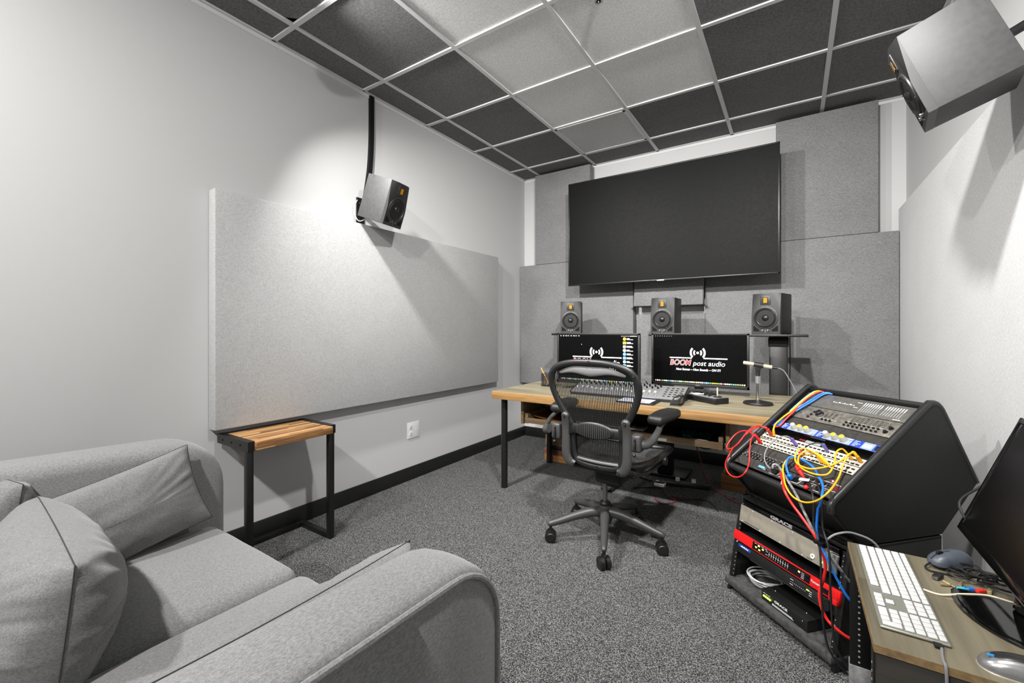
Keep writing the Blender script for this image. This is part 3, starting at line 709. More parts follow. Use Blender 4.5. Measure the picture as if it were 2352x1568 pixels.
# ------------------------------------------------------------------ computer monitors on the desk
def arc_bm(b, cx, cz, r0, r1, a0, a1, y, n=14):
    for k in range(n):
        p, q = math.radians(a0 + (a1 - a0) * k / n), math.radians(a0 + (a1 - a0) * (k + 1) / n)
        b.quad((cx + r0 * math.cos(p), y, cz + r0 * math.sin(p)), (cx + r1 * math.cos(p), y, cz + r1 * math.sin(p)), (cx + r1 * math.cos(q), y, cz + r1 * math.sin(q)), (cx + r0 * math.cos(q), y, cz + r0 * math.sin(q)))
def monitor(x, y, label, left):
    W, Hh = .316, .373; z0 = .762 - DZ
    m = thing('computer_monitor', label, 'monitor', T(x, y, DZ), 'computer monitors on the desk')
    zc = z0 + Hh / 2
    b = MB(); t = .014
    for s_ in (-1, 1):
        b.rbox((s_ * W, 0, z0), (s_ * (W - t), .02, z0 + Hh), .002)
    b.rbox((-W, 0, z0 + Hh - t), (W, .02, z0 + Hh), .002); b.rbox((-W, 0, z0), (W, .02, z0 + .021), .002)
    b.rbox((-W + .004, .008, z0 + .004), (W - .004, .045, z0 + Hh - .004), .008); b.build('casing', M_blk, m)
    MB().box((-W + t, .0045, z0 + .021), (W - t, .008, z0 + Hh - t)).build('screen', M_scr, m)
    if not left: text('maker_name', 'ASUS', .012, M_printg, m, T(.0, -.0005, z0 + .0105) @ RX(90))
    MB().rbox((-.03, .045, z0 - .02), (.03, .07, z0 + .18), .006).build('neck', M_blk, m)
    MB().rbox((-.12, -.02, 0), (.12, .16, .012), .005).build('foot', M_blkg, m)
    # what the screen shows
    ys = .0042; cz = z0 + .237; b = MB(); b.mi = 0
    for sgn in (0, 180): arc_bm(b, 0, cz, .039, .0515, sgn - 42, sgn + 42, ys); arc_bm(b, 0, cz, .0185, .029, sgn - 40, sgn + 40, ys)
    arc_bm(b, 0, cz, 0, .0085, 0, 360, ys, 18)
    b.quad((-.187, ys, cz - .041), (-.038, ys, cz - .041), (-.038, ys, cz - .0335), (-.187, ys, cz - .0335)); b.quad((.038, ys, cz - .041), (.187, ys, cz - .041), (.187, ys, cz - .0335), (.038, ys, cz - .0335))
    b.build('screen_logo', [G_white], m)
    text('screen_word', 'BOOM', .056, G_white, m, T(-.117, ys, cz - .072) @ RX(90), .00005, .22, xs=.84, offset=.0016)
    text('screen_word', 'BOOM', .056, G_red, m, T(-.117, ys - .0003, cz - .072) @ RX(90), .00005, .22, xs=.84, offset=.0006)
    text('screen_word', 'BOOM', .056, M_scr, m, T(-.117, ys - .0006, cz - .072) @ RX(90), .00005, .22, xs=.84, offset=-.0012)
    text('screen_word', 'post audio', .048, G_white, m, T(.07, ys, cz - .074) @ RX(90), .00005, .2, xs=1.0)
    text('screen_word', 'New Scenes ~ New Sounds ~ ON IT!', .0215, G_white, m, T(0, ys, cz - .118) @ RX(90), .00005, .2, xs=.87, offset=.0003)
    b = MB(); rnd = random.Random(3)
    if left:
        for k in range(8): b.mi = 0; b.quad(*[(-.29 + .021 * k + a, ys, z0 + Hh - t - .008 + c_) for a, c_ in ((0, 0), (.008 + .003 * (k % 3), 0), (.008 + .003 * (k % 3), .004), (0, .004))])
        for k in range(5): b.quad(*[(.185 + .012 * k + a, ys, z0 + Hh - t - .008 + c_) for a, c_ in ((0, 0), (.005, 0), (.005, .004), (0, .004))])
        b.quad(*[(.245 + a, ys, z0 + Hh - t - .008 + c_) for a, c_ in ((0, 0), (.05, 0), (.05, .004), (0, .004))])
        cols = [1, 1, 3, 0, 2, 2, 3, 2, 2]
        for k in range(9):
            zz = z0 + Hh - .040 - k * .0265; b.mi = cols[k]
            if k in (1, 2, 5, 7): b.quad((.197, ys, zz - .010), (.219, ys, zz - .010), (.219, ys, zz + .009), (.197, ys, zz + .009))
            else: arc_bm(b, .208, zz, 0, .0115, 0, 360, ys, 14)
            b.mi = 0
            b.quad((.224, ys, zz + .001), (.224 + .02 + .008 * (k % 3), ys, zz + .001), (.224 + .02 + .008 * (k % 3), ys, zz + .005), (.224, ys, zz + .005)); b.quad((.224, ys, zz - .006), (.268, ys, zz - .006), (.268, ys, zz - .002), (.224, ys, zz - .002))
        b.mi = 0; b.quad((-.118, ys, z0 + Hh - .084), (-.113, ys, z0 + Hh - .086), (-.117, ys, z0 + Hh - .079))
    else:
        b.mi = 3
        for k in range(8): b.quad(*[(-.29 + .016 * k + a, ys, z0 + Hh - t - .007 + c_) for a, c_ in ((0, 0), (.006, 0), (.006, .002), (0, .002))])
    for k in range(46):
        b.mi = rnd.choice([0, 0, 0, 3, 2, 4, 1, 5, 0]); xx = -.29 + k * .01275
        b.quad((xx, ys, z0 + .027), (xx + .0088, ys, z0 + .027), (xx + .0088, ys, z0 + .0355), (xx, ys, z0 + .0355))
    b.build('screen_icons', [G_white, G_yel, G_blue, G_grey, G_red, G_grn], m)
    return m
monitor(-1.193, 2.93, 'black computer monitor on the left of the desk, partly behind the office chair', True)
monitor(-.556, 3.2, 'black computer monitor in the middle of the desk showing the whole white logo', False)

# ------------------------------------------------------------------ small things on the desk
mx = thing('audio_mixer', 'silver grey control surface with faders and black knobs on the desk', 'mixer', T(-.93, 2.705, DZ))
Mm = T(0, 0, .024) @ RX(16)
b = MB(); X0, X1, DD = -.36, .375, .20
b.M = Mm; b.rbox((X0, 0, -.008), (X1, DD, 0), .002); b.build('faceplate', M_mix, mx)
b = MB(); b.add([(X0, .002, 0), (X1, .002, 0), (X1, .19, 0), (X0, .19, 0), (X0, .002, .016), (X1, .002, .016), (X1, .19, .070), (X0, .19, .070)], [(0, 1, 5, 4), (1, 2, 6, 5), (2, 3, 7, 6), (3, 0, 4, 7), (3, 2, 1, 0), (4, 5, 6, 7)]); b.build('underbody', M_spk, mx)
b = MB(); b.M = Mm
for c_ in range(16):
    x = -.335 + c_ * .0355
    b.box((x - .001, .03, .0001), (x + .001, .105, .0006)); b.box((x - .012, .115, .0001), (x + .012, .1175, .0006)); b.box((x + .017, .02, .0001), (x + .0178, .18, .0004))
for r_ in range(5):
    for c_ in range(4): b.box((.25 + c_ * .03, .03 + r_ * .032, .0001), (.266 + c_ * .03, .040 + r_ * .032, .001))
b.build('printed_markings', M_blkm, mx)
for c_ in range(16):
    x = -.335 + c_ * .0355
    o = MB(); o.M = Mm; o.rbox((x - .006, .06 + .012 * math.sin(c_), .001), (x + .006, .078 + .012 * math.sin(c_), .010), .002); o.build('fader_cap', M_white, mx)
    for yy, xx in ((.142, x), (.172, x + .012)):
        o = MB(); o.M = Mm; o.cyl((xx, yy, 0), (xx, yy, .013), .0068, .0058, n=12); o.build('knob', M_blk, mx)
for x in (X0, X1): o = MB(); o.M = Mm; o.rbox((x - .004, 0, -.012), (x + .004, DD, .002), .002); o.build('end_cheek', M_spk, mx)

tb = thing('tablet', 'small tablet with a lit pale screen on the desk, right behind the chair back', 'tablet', T(-.80, 2.628, DZ))
MB().rbox((-.115, -.075, 0), (.115, .082, .010), .003).build('case', M_blk, tb)
b = MB(); b.mi = 0; b.box((-.105, -.066, .0098), (.09, .07, .0104)); b.mi = 1; b.box((.03, -.05, .0102), (.055, -.02, .0107)); b.mi = 2
for k in range(5): b.box((-.09 + .035 * k, .02, .0102), (-.07 + .035 * k, .045, .0106))
b.build('lit_screen', [G_lav, G_red, G_grey], tb)
ms = thing('computer_mouse', 'black sculpted vertical mouse standing on the desk edge', 'computer mouse', T(-.574, 2.66, DZ))
bm = softbox(.062, .105, .052, .022, .006, 6)
for v in bm.verts:
    f = (v.co.z + .026) / .052; v.co.x += .012 * f * math.sin(f * 2) - .016 * (1 - f) * (v.co.x < 0); v.co.x *= 1 - .28 * math.sin(f * PI) ; v.co.z *= 1 + .25 * (v.co.x / .03) * (f > .5)
MB().addbm(bm, T(0, 0, .027)).build('shell', M_blkg if False else plain('graphite_mouse', 60, .25, metal=.5), ms)
MB().tube([(-.006, -.05, .03), (0, -.03, .053), (.004, .01, .058)], .002, 6).build('silver_strip', M_alu, ms)
MB().rbox((-.034, -.05, 0), (.03, .05, .006), .003).build('base', M_blk, ms)

jb = thing('joystick_controller', 'low black control box with small knobs and a white joystick on the desk', 'controller', T(-.45, 2.89, DZ) @ RZ(-35))
MB().rprism([(-.055, 0), (.055, 0), (.055, .036), (-.055, .034)], -.118, .118, .004, 2, M=RZ(90) @ RX(90)).build('case', M_blk, jb)
MB().rbox((-.112, -.049, .034), (.112, .049, .0375), .001).build('top_plate', M_mix, jb)
MB().box((-.108, -.03, .0376), (-.05, .03, .0382)).build('pale_label', M_white, jb)
for k, (x, y) in enumerate(((-.02, .02), (.0, -.012), (.02, .018), (.035, -.015), (.05, .03))):
    MB().cyl((x, y, .037), (x, y, .056), .0075, .0065, n=14).build('knob', M_blk, jb)
MB().lathe([(.024, .04), (.024, .043), (.018, .046), (.006, .047)], 20, T(.083, 0, 0)).build('joystick_collar', M_spkf, jb)
MB().cyl((.083, 0, .045), (.083, 0, .092), .0042, .0048, n=12).sph((.083, 0, .092), .0048, 10).build('joystick', M_ivory, jb)
MB().tube([(-.04, .06, .03), (-.05, .09, .05), (-.03, .11, .045), (-.02, .12, .004)], .002, 6).build('cord', C_blk, jb)

mc = thing('microphone_stand', 'chrome desk microphone stand with round black base at the right of the desk', 'microphone stand', T(-.176, 2.95, DZ))
MB().lathe([(.079, 0), (.080, .006), (.074, .014), (.03, .022), (.014, .026)], 36).build('round_base', M_blk, mc)
MB().cyl((0, 0, .022), (0, 0, .132), .010, n=20).build('chrome_tube', M_chrome, mc)
MB().cyl((0, 0, .125), (0, 0, .168), .0165, n=20).build('clutch', M_alu, mc)
MB().cyl((0, 0, .165), (0, 0, .19), .011, n=16).build('upper_tube', M_spk, mc)
b = MB(); b.rprism([(-.010, 0), (.010, 0), (.018, .03), (.030, .048), (-.022, .048), (-.016, .03)], -.009, .009, .003, 2, M=T(0, 0, .188) @ RX(90)); b.build('mic_clip', M_rubber, mc)
mi = thing('microphone', 'slim cream coloured microphone clipped level on the desk stand', 'microphone', T(-.176, 2.95, DZ + .2345) @ RZ(-6) @ RY(8))
MB().cyl((-.066, 0, 0), (.075, 0, 0), .0115, n=22).build('barrel', M_mic, mi); MB().cyl((-.078, 0, 0), (-.066, 0, 0), .0105, n=22).build('capsule', M_ivory, mi)
MB().cyl((-.02, 0, 0), (.03, 0, 0), .0155, n=22).build('clip_ring', M_rubber, mi); MB().cyl((.075, 0, 0), (.10, 0, 0), .009, .007, n=16).build('plug', M_blk, mi)
tag(MB().tube([(-.076, 2.945, .937), (-.045, 2.95, .92), (-.012, 2.96, .86), (.018, 2.97, .79), (.04, 2.98, .724), (.044, 3.0, .7185), (.03, 3.05, .7185)], .0032, 7).build('microphone_cable', C_gry), 'thin grey microphone cable dropping to the desk', 'cable')
cp = thing('pencil_cup', 'black wire mesh pencil cup at the left end of the desk', 'pencil cup', T(-1.625, 3.0, DZ))
b = MB(); w_ = .04
for s_ in (-1, 1):
    for k in range(13):
        t = -w_ + k * 2 * w_ / 12; b.box((t - .0007, s_ * w_, 0), (t + .0007, s_ * w_ + .001, .098)); b.box((s_ * w_, t - .0007, 0), (s_ * w_ + .001, t + .0007, .098))
    for k in range(14): z = .002 + k * .0072; b.box((-w_, s_ * w_, z), (w_, s_ * w_ + .001, z + .0014)); b.box((s_ * w_, -w_, z), (s_ * w_ + .001, w_, z + .0014))
b.build('mesh_walls', M_bm, cp)
b = MB(); b.tube([(-w_, -w_, .098), (w_, -w_, .098), (w_, w_, .098), (-w_, w_, .098)], .0022, 6, closed=True, sm=1); b.box((-w_, -w_, 0), (w_, w_, .002)); b.build('rim_and_base', M_bm, cp)
pc = thing('pencil', 'orange pencil leaning out of the pencil cup', 'pencil', T(-1.60, 2.985, DZ + .006) @ RY(-31))
MB().cyl((0, 0, 0), (0, 0, .15), .0037, n=6).build('shaft', M_orange, pc); MB().cyl((0, 0, .15), (0, 0, .163), .0037, .0006, n=6).build('sharpened_tip', M_ivory, pc)
tag(MB().cyl((0, 0, 0), (0, 0, .12), .004, n=10).build('pen', M_penw), 'pale blue pen standing in the pencil cup', 'pen', M=T(-1.638, 3.0, DZ + .004) @ RY(26))
tag(MB().cyl((0, 0, 0), (0, 0, .11), .0045, n=10).build('marker', M_blue), 'blue marker standing in the pencil cup', 'marker', M=T(-1.61, 3.01, DZ + .004) @ RY(-8))
tag(MB().tube([(-.83, 2.995, DZ + .003), (-.84, 3.0, .76), (-.86, 3.02, .80), (-.845, 3.03, .77), (-.82, 3.03, DZ + .003)], .003, 6).build('monitor_cable', C_blk), 'short black cable looping up between the monitors', 'cable')

# ------------------------------------------------------------------ under the desk
def crate(x0, x1, y0, y1, z0, h, label):
    c = thing('wooden_crate', label, 'crate', T(0, 0, 0)); c.location = ((x0 + x1) / 2, (y0 + y1) / 2, z0); w, d = (x1 - x0) / 2, (y1 - y0) / 2
    MB().rbox((-w, -d, 0), (w, -d + .016, h), .003).build('long_board', M_crate, c); MB().rbox((-w, d - .016, 0), (w, d, h), .003).build('long_board', M_crate, c)
    for s_ in (-1, 1): MB().rbox((s_ * w, -d + .016, 0), (s_ * (w - .016), d - .016, h), .003).build('end_board', M_crate, c)
    MB().box((-w + .016, -d + .016, 0), (w - .016, d - .016, .01)).build('bottom_board', M_crate, c); return c
crate(-1.86, -1.47, 3.36, 3.47, 0, .105, 'orange brown wooden crate on the carpet behind the left desk leg')
tag(MB().rbox((-1.80, 3.355, .106), (-1.48, 3.465, .135), .006).build('black_power_box', M_spk), 'flat black box lying on the wooden crate', 'box')
tag(MB().rbox((-1.85, 3.365, .136), (-1.47, 3.468, .225), .003).build('grey_wood_block', M_tray), 'weathered wooden block on top of the flat black box', 'wood block')
crate(-.44, -.27, 3.45, 3.66, 0, .105, 'brown wooden crate on the floor under the right end of the desk')
tag(MB().tube([(-.74, 3.5, .455), (-.66, 3.5, .39), (-.60, 3.5, .22), (-.55, 3.46, .08), (-.50, 3.42, .012), (-.42, 3.33, .008), (-.32, 3.22, .008), (-.2, 3.15, .008)], .004, 7).build('floor_cable', C_drk), 'thin dark red cable running from the desk down to the carpet', 'cable')
for k, (pts, lab) in enumerate([
    ([(-.68, 3.2, .44), (-.60, 3.2, .37), (-.50, 3.2, .34), (-.42, 3.2, .38), (-.38, 3.2, .43)], 'black cable drooping in a wide loop below the tray'),
    ([(-.60, 3.24, .42), (-.50, 3.24, .38), (-.42, 3.24, .385), (-.36, 3.24, .42)], 'black cable drooping in a short loop below the tray'),
    ([(-.23, 3.2, .46), (-.25, 3.25, .2), (-.28, 3.3, .008), (-.35, 3.3, .006)], 'black cable hanging straight to the floor by the right tray hanger'),
    ([(-.98, 3.1, .006), (-.8, 3.2, .008), (-.7, 3.05, .008), (-.5, 3.15, .006), (-.4, 3.0, .006)], 'black cable snaking on the carpet below the desk')]):
    tag(MB().tube(pts, .0042, 6).build('desk_cable', C_blk), lab, 'cable')
tag(MB().tube([(-.80, 3.0, .007), (-.72, 2.92, .008), (-.66, 3.0, .012), (-.72, 3.08, .007), (-.62, 3.12, .006)], .0035, 6).build('desk_cable', C_drk), 'dark red cable curled on the carpet behind the chair', 'cable')
ps = thing('power_strip', 'black power strip on the carpet under the desk', 'power strip', T(-.66, 3.35, 0) @ RZ(12))
MB().rbox((-.16, -.025, 0), (.16, .025, .035), .005).build('housing', M_blk, ps)
for k in range(5): MB().rbox((-.13 + k * .055, -.014, .034), (-.095 + k * .055, .014, .037), .002).build('socket', M_spk, ps)
for k in (1, 3): MB().rbox((-.128 + k * .055, -.012, .037), (-.098 + k * .055, .012, .065), .004).build('white_plug', M_ivory, ps)
pd = thing('foot_pedal', 'black foot pedal on the carpet under the desk behind the chair', 'pedal', T(-1.12, 3.0, 0))
MB().rbox((-.045, -.05, 0), (.045, .05, .025), .006).build('base', M_blk, pd); MB().rbox((-.035, -.09, .022), (.035, .02, .034), .005, M=RX(0)).build('treadle', M_spkf, pd)

# ------------------------------------------------------------------ office chair (local +y faces the desk)
ch = thing('office_chair', 'graphite mesh back office chair on five casters facing the desk', 'office chair', T(-.872, 2.27, 0) @ RZ(-4))
def yb(z): return -.205 - .095 * max(0, (z - .45) / .56) ** 1.6
CL = [(0, .996), (.10, .990), (.175, .966), (.209, .925), (.217, .87), (.200, .80), (.170, .735), (.140, .68), (.125, .62), (.124, .55), (.120, .495), (.095, .461), (0, .450)]
loop = [(x, yb(z), z) for x, z in CL] + [(-x, yb(z), z) for x, z in reversed(CL[1:-1])]
MB().tube(loop, .0165, 12, closed=True, sm=6, r2=.0125, up=(0, 1, 0)).build('back_frame', M_chaird, ch)
for s_ in (-1, 1): MB().rprism([(s_ * .108, .66), (s_ * .135, .60), (s_ * .195, .80), (s_ * .175, .775)], -.008, .008, .003, 2, M=T(0, yb(.7), 0) @ RX(90)).build('frame_wing', M_chaird, ch)
MB().tube([(-.165, yb(.935), .935), (-.09, yb(.955) - .004, .955), (0, yb(.95) - .004, .950), (.09, yb(.955) - .004, .955), (.165, yb(.935), .935)], .016, 10, r2=.005, up=(0, 1, 0), rs=[.35, 1.1, 1.6, 1.1, .35]).build('top_lip', plain('light_graphite_plastic', 104, .4), ch)
b = MB(); hwf = spline([(x, 0, z) for x, z in CL], 6)
def half(z):
    for p, q in zip(hwf[:-1], hwf[1:]):
        if q.z <= z <= p.z: return p.x + (q.x - p.x) * (p.z - z) / max(1e-6, p.z - q.z)
    return 0
zs = [.452 + .010 * k for k in range(55)]
k = -25
while k <= 25:
    x = k * .0082; run = [z for z in zs if half(z) - .008 > abs(x)]
    for z, z2 in zip(run[:-1], run[1:]):
        if z2 - z > .011: continue
        y, y2 = yb(z) + .004, yb(z2) + .004; b.quad((x - .0024, y, z), (x + .0024, y, z), (x + .0024, y2, z2), (x - .0024, y2, z2))
    k += 1
z = .462
while z < .985:
    h = half(z) - .006
    if h > .02 and z < .76: b.quad((-h, yb(z) + .0055, z), (h, yb(z) + .0055, z), (h, yb(z) + .0055, z + (.0012 if z > .72 else .0022)), (-h, yb(z) + .0055, z + (.0012 if z > .72 else .0022)))
    z += .0075 if z > .72 else .0055
b.build('back_mesh', M_chmesh, ch)
for (x, z) in ((-.205, .94), (.205, .94), (0, .998), (-.142, .70), (.142, .70), (0, .452)):
    MB().cyl((x, yb(z) - .0155, z), (x, yb(z) - .011, z), .0065, n=12).build('frame_screw', M_spk, ch)
# lumbar pad
lp = MB().tube([(-.125, yb(.64) - .012, .64), (-.07, yb(.64) - .022, .642), (.07, yb(.64) - .022, .642), (.125, yb(.64) - .012, .64)], .026, 10, r2=.006, up=(0, 1, 0)).build('lumbar_bar', M_chaird, ch)
b = MB().sph((0, 0, 0), 1, 28, sc=(.098, .013, .044)); b2 = MB(); b2.M = T(0, yb(.645) - .026, .645); b2.v = [b2.M @ v for v in b.v]; b2.f = b.f; b2.M = I4.copy()
b2.build('lumbar_pad', M_chaird, ch)
b = MB()
for k in range(17):
    x = -.08 + k * .01; hz = .036 * math.sqrt(max(0, 1 - (x / .094) ** 2)); b.tube([(x, yb(.645) - .0385 + .05 * x * x * 10 * .2, .645 - hz), (x, yb(.645) - .0405 + .5 * x * x, .645), (x, yb(.645) - .0385 + .05 * x * x * 10 * .2, .645 + hz)], .0022, 5, sm=2)
b.build('pad_ribs', M_chair, ch)
for s_ in (-1, 1):
    b = MB()
    for k in range(9): b.box((s_ * .115, yb(.64) - .02, .612 + k * .0065), (s_ * .135, yb(.64) - .008, .616 + k * .0065))
    b.build('lumbar_slider', M_blk, ch)
    yp = -.235
    MB().tube([(s_ * .152, yb(.70) - .018, .700), (s_ * .154, yp, .64), (s_ * .154, yp, .56), (s_ * .152, yp, .50), (s_ * .138, yp + .004, .462), (s_ * .112, yp + .008, .447)], .0215, 12, r2=.014, up=(0, 1, 0), rs=[.85, 1, 1, 1.05, 1.1, .9]).sph((s_ * .152, yb(.70) - .014, .703), .021, 14, sc=(1, .8, 1)).build('back_upright', M_chair, ch)
    for (x, z, y) in ((.152, .703, yb(.7) - .033), (.114, .449, yp - .012)):
        MB().cyl((s_ * x, y, z), (s_ * x, y + .012, z), .0085, n=14).build('bolt_head', M_blk, ch)
        MB().lathe([(.0055, -.001), (.0055, .001), (.003, .001), (.003, -.001)], 12, T(s_ * x, y - .0008, z) @ RX(90)).build('bolt_ring', M_steel, ch)
    MB().rbox((s_ * .192, -.235, .565), (s_ * .245, -.175, .650), .012, 3).build('arm_bracket', M_chair, ch)
    MB().rbox((s_ * .212, -.240, .580), (s_ * .224, -.232, .632), .004).build('lever_slot', M_blkm, ch)
    MB().rbox((s_ * .213, -.247, .57), (s_ * .223, -.238, .615), .003).sph((s_ * .218, -.243, .555), .009, 12).build('arm_lever', M_chaird, ch)
    MB().tube([(s_ * .235, -.20, .608), (s_ * .265, -.19, .600), (s_ * .285, -.15, .612), (s_ * .293, -.09, .645), (s_ * .288, -.02, .672), (s_ * .283, .04, .682)], .017, 12, r2=.013, rs=[1.6, 1.35, 1.1, .95, .9, 1.2]).build('arm_post', M_chair, ch)
    bm = softbox(.098, .255, .046, .021, .005, 8)
    for v in bm.verts:
        f = (v.co.y + .128) / .256; v.co.x *= .82 + .3 * math.sin(f * PI) ; v.co.z -= .012 * (1 - f) ** 3
    MB().addbm(bm, T(s_ * .283, .05, .707) @ RZ(-s_ * 6)).build('arm_pad', M_pad, ch)
# seat
def zs_(x, y): return .475 + .018 * (x / .25) ** 2 - .012 * math.exp(-((y + .02) / .12) ** 2) - .35 * max(0, y - .17) ** 1.6 - .02 * max(0, -(y + .12)) 
seat = [(.0, -.20), (.15, -.19), (.215, -.13), (.235, 0), (.245, .12), (.235, .22), (.18, .275), (0, .285)]
MB().tube([(x, y, zs_(x, y)) for x, y in seat] + [(-x, y, zs_(x, y)) for x, y in reversed(seat[1:-1])], .020, 10, closed=True, r2=.016, up=(0, 0, 1)).build('seat_frame', M_chaird, ch)
b = MB(); n = 20; vs = []
for i in range(n + 1):
    for j in range(n + 1):
        y = -.195 + .475 * j / n; e = max(0, 1 - abs((y - .045) / .245) ** 3.2) ** .4; x = (-1 + 2 * i / n) * .235 * e; vs.append((x, y, zs_(x, y) - .012 * (1 - (x / .25) ** 2)))
b.add(vs, [(i * (n + 1) + j, (i + 1) * (n + 1) + j, (i + 1) * (n + 1) + j + 1, i * (n + 1) + j + 1) for i in range(n) for j in range(n)], True); b.build('seat_mesh', weave('seat_mesh_cloth', 14, 66, .8), ch)
for s_ in (-1, 1):
    MB().tube([(s_ * .17, -.22, .46), (s_ * .19, -.12, .425), (s_ * .21, .0, .42), (s_ * .24, .09, .455)], .014, 10, r2=.010).build('seat_side_arm', M_chair, ch)
    MB().cyl((s_ * .25, .06, .465), (s_ * .27, .06, .465), .022, n=18).build('side_knob', M_chaird, ch)
MB().rbox((-.075, -.10, .325), (.075, .14, .43), .02, 3).build('tilt_mechanism', M_blk, ch)
MB().rbox((-.19, -.19, .415), (.19, -.12, .44), .01).build('cross_bar', M_blk, ch)
MB().cyl((0, 0, .30), (0, 0, .35), .045, .055, n=24).build('mechanism_boss', M_blk, ch)
b = MB().tube([(.07, .02, .375), (.18, .0, .365), (.245, -.02, .37)], .005, 8); b.build('tilt_lever', M_blk, ch)
MB().rbox((.235, -.045, .358), (.29, .0, .378), .008).build('lever_paddle', M_chrome, ch)
for o in list(ch.children):      # the seat has rolled slightly off the middle of the base
    n_ = o.name.split('.')[0]; o.location = (.038, .035, 0)
    if n_ in ('back_frame', 'frame_wing', 'top_lip', 'back_mesh', 'frame_screw', 'lumbar_bar', 'lumbar_pad', 'pad_ribs', 'lumbar_slider', 'back_upright', 'bolt_head', 'bolt_ring'): o.scale = (1.11, 1, 1)
    if n_ in ('arm_bracket', 'lever_slot', 'arm_lever'): o.location.x -= .008
    if n_ in ('arm_post', 'arm_pad'): o.location.x -= .022 if o.data.vertices[0].co.x > 0 else .062
    if n_ in ('arm_bracket', 'lever_slot', 'arm_lever') and o.data.vertices[0].co.x < 0: o.location.x -= .012
MB().cyl((0, 0, .19), (0, 0, .31), .0135, n=20).build('gas_column', M_steel, ch)
MB().lathe([(.030, .19), (.031, .203), (.024, .212), (.014, .213)], 24).build('column_collar', M_blk, ch)
MB().lathe([(.034, .098), (.040, .12), (.038, .165), (.031, .192), (.02, .195)], 28).build('base_hub', M_chair, ch)
for k in range(5):
    a = math.radians(-70 + 4 + 72 * k); d = V((math.cos(a), math.sin(a), 0)); nrm = V((-d.y, d.x, 0))
    MB().tube([d * .022 + V((0, 0, .155)), d * .09 + V((0, 0, .152)), d * .17 + V((0, 0, .135)), d * .25 + V((0, 0, .112)), d * .305 + V((0, 0, .098)), d * .32 + V((0, 0, .092))], .021, 12, r2=.022, up=(0, 0, 1), sm=4, rs=[1.25, 1.2, 1.0, .85, .72, .4]).build('base_leg', M_chair, ch)
    wa = a + [.5, .35, -.4, .9, -.2][k]; ax = V((-math.sin(wa), math.cos(wa), 0)); c = d * .305
    cs = MB().cyl(c + V((0, 0, .05)), c + V((0, 0, .088)), .008, n=10).tube([c + ax * -.006 + V((0, 0, .055)), c + ax * .006 + V((0, 0, .055))], .02, 8, sm=1).build('caster_housing', M_blk, ch)
    for s_ in (-1, 1):
        p = c + ax * (s_ * .005) + V((0, 0, .0305)); q = c + ax * (s_ * .026) + V((0, 0, .0305))
        MB().cyl(p, q, .0305, n=28).cyl(q, q + ax * (s_ * .003), .024, .02, n=24).build('caster_wheel', M_blk, cs)

# ------------------------------------------------------------------ slanted equipment console on a low rack, turned 43 degrees
CF = T(-.241, 2.154, 0) @ RZ(-43.2)
FF = CF @ T(0, 0, .567) @ RX(35.3)
RF = CF @ T(0, -.01, 0) @ RX(80.4)
CW = .501
def prof(b, pts, w0, w1, r): return b.rprism([(y, z) for y, z in pts], w0, w1, r, 3, M=Matrix(((0, 0, 1, 0), (1, 0, 0, 0), (0, 1, 0, 0), (0, 0, 0, 1))))
SIDE = [(-.018, .540), (-.012, .574), (.425, .890), (.462, .890), (.497, .855), (.663, .588), (.483, .415), (.105, .415)]
cs = thing('equipment_console', 'slanted black equipment console full of patch bays beside the right end of the desk', 'equipment console', CF)
for w0 in (0, CW - .018):
    s_ = prof(MB(), SIDE, w0, w0 + .018, .004).build('side_panel', M_slab, cs)
    rim = [(w0 + .009, y, z) for y, z in ((-.017, .538), (-.0165, .560), (-.006, .578), (.03, .604), (.20, .727), (.41, .879), (.435, .892), (.462, .889), (.482, .874), (.50, .85), (.58, .722), (.663, .588))]
    MB().tube(rim, .0115, 10, sm=3).build('edge_trim', M_vinyl, s_)
MB().cyl((.018, -.008, .556), (CW - .018, -.008, .556), .013, n=16).build('front_lip', M_vinyl, cs)
b = MB()
b.add([(.018, -.004, .55), (CW - .018, -.004, .55), (CW - .018, .11, .418), (.018, .11, .418)], [(0, 1, 2, 3)])
b.build('underside_panel', M_slab, cs)
b = MB(); b.box((.018, .09, .416), (CW - .018, .48, .426)); b.build('bottom_board', M_slab, cs)
MB().add([(.018, .445, .885), (CW - .018, .445, .885), (CW - .018, .655, .585), (.018, .655, .585), (.018, .478, .42), (CW - .018, .478, .42)], [(0, 1, 2, 3), (3, 2, 5, 4)]).build('back_panel', M_slab, cs)
MB().rbox((.018, .425, .868), (CW - .018, .462, .888), .004).build('top_rail', M_slab, cs)
# flat liner behind the fitted units
b = MB(); q = [FF @ V(p) for p in ((.018, 0, -.03), (CW - .018, 0, -.03), (CW - .018, .53, -.03), (.018, .53, -.03))]; CI = CF.inverted(); b.add([CI @ p for p in q], [(0, 1, 2, 3)]); b.build('liner', M_blkm, cs)

def unit(name, label, cat, M, x0, x1, y0, y1, mat, depth=.18, group=None, fr=.003):
    u = thing(name, label, cat, M @ T(0, y0, 0), group); h = y1 - y0
    MB().rbox((x0, .0008, -.004), (x1, h - .0008, 0), .0008).build('faceplate', mat, u)
    return u, h
X0, X1 = .0195, .4815
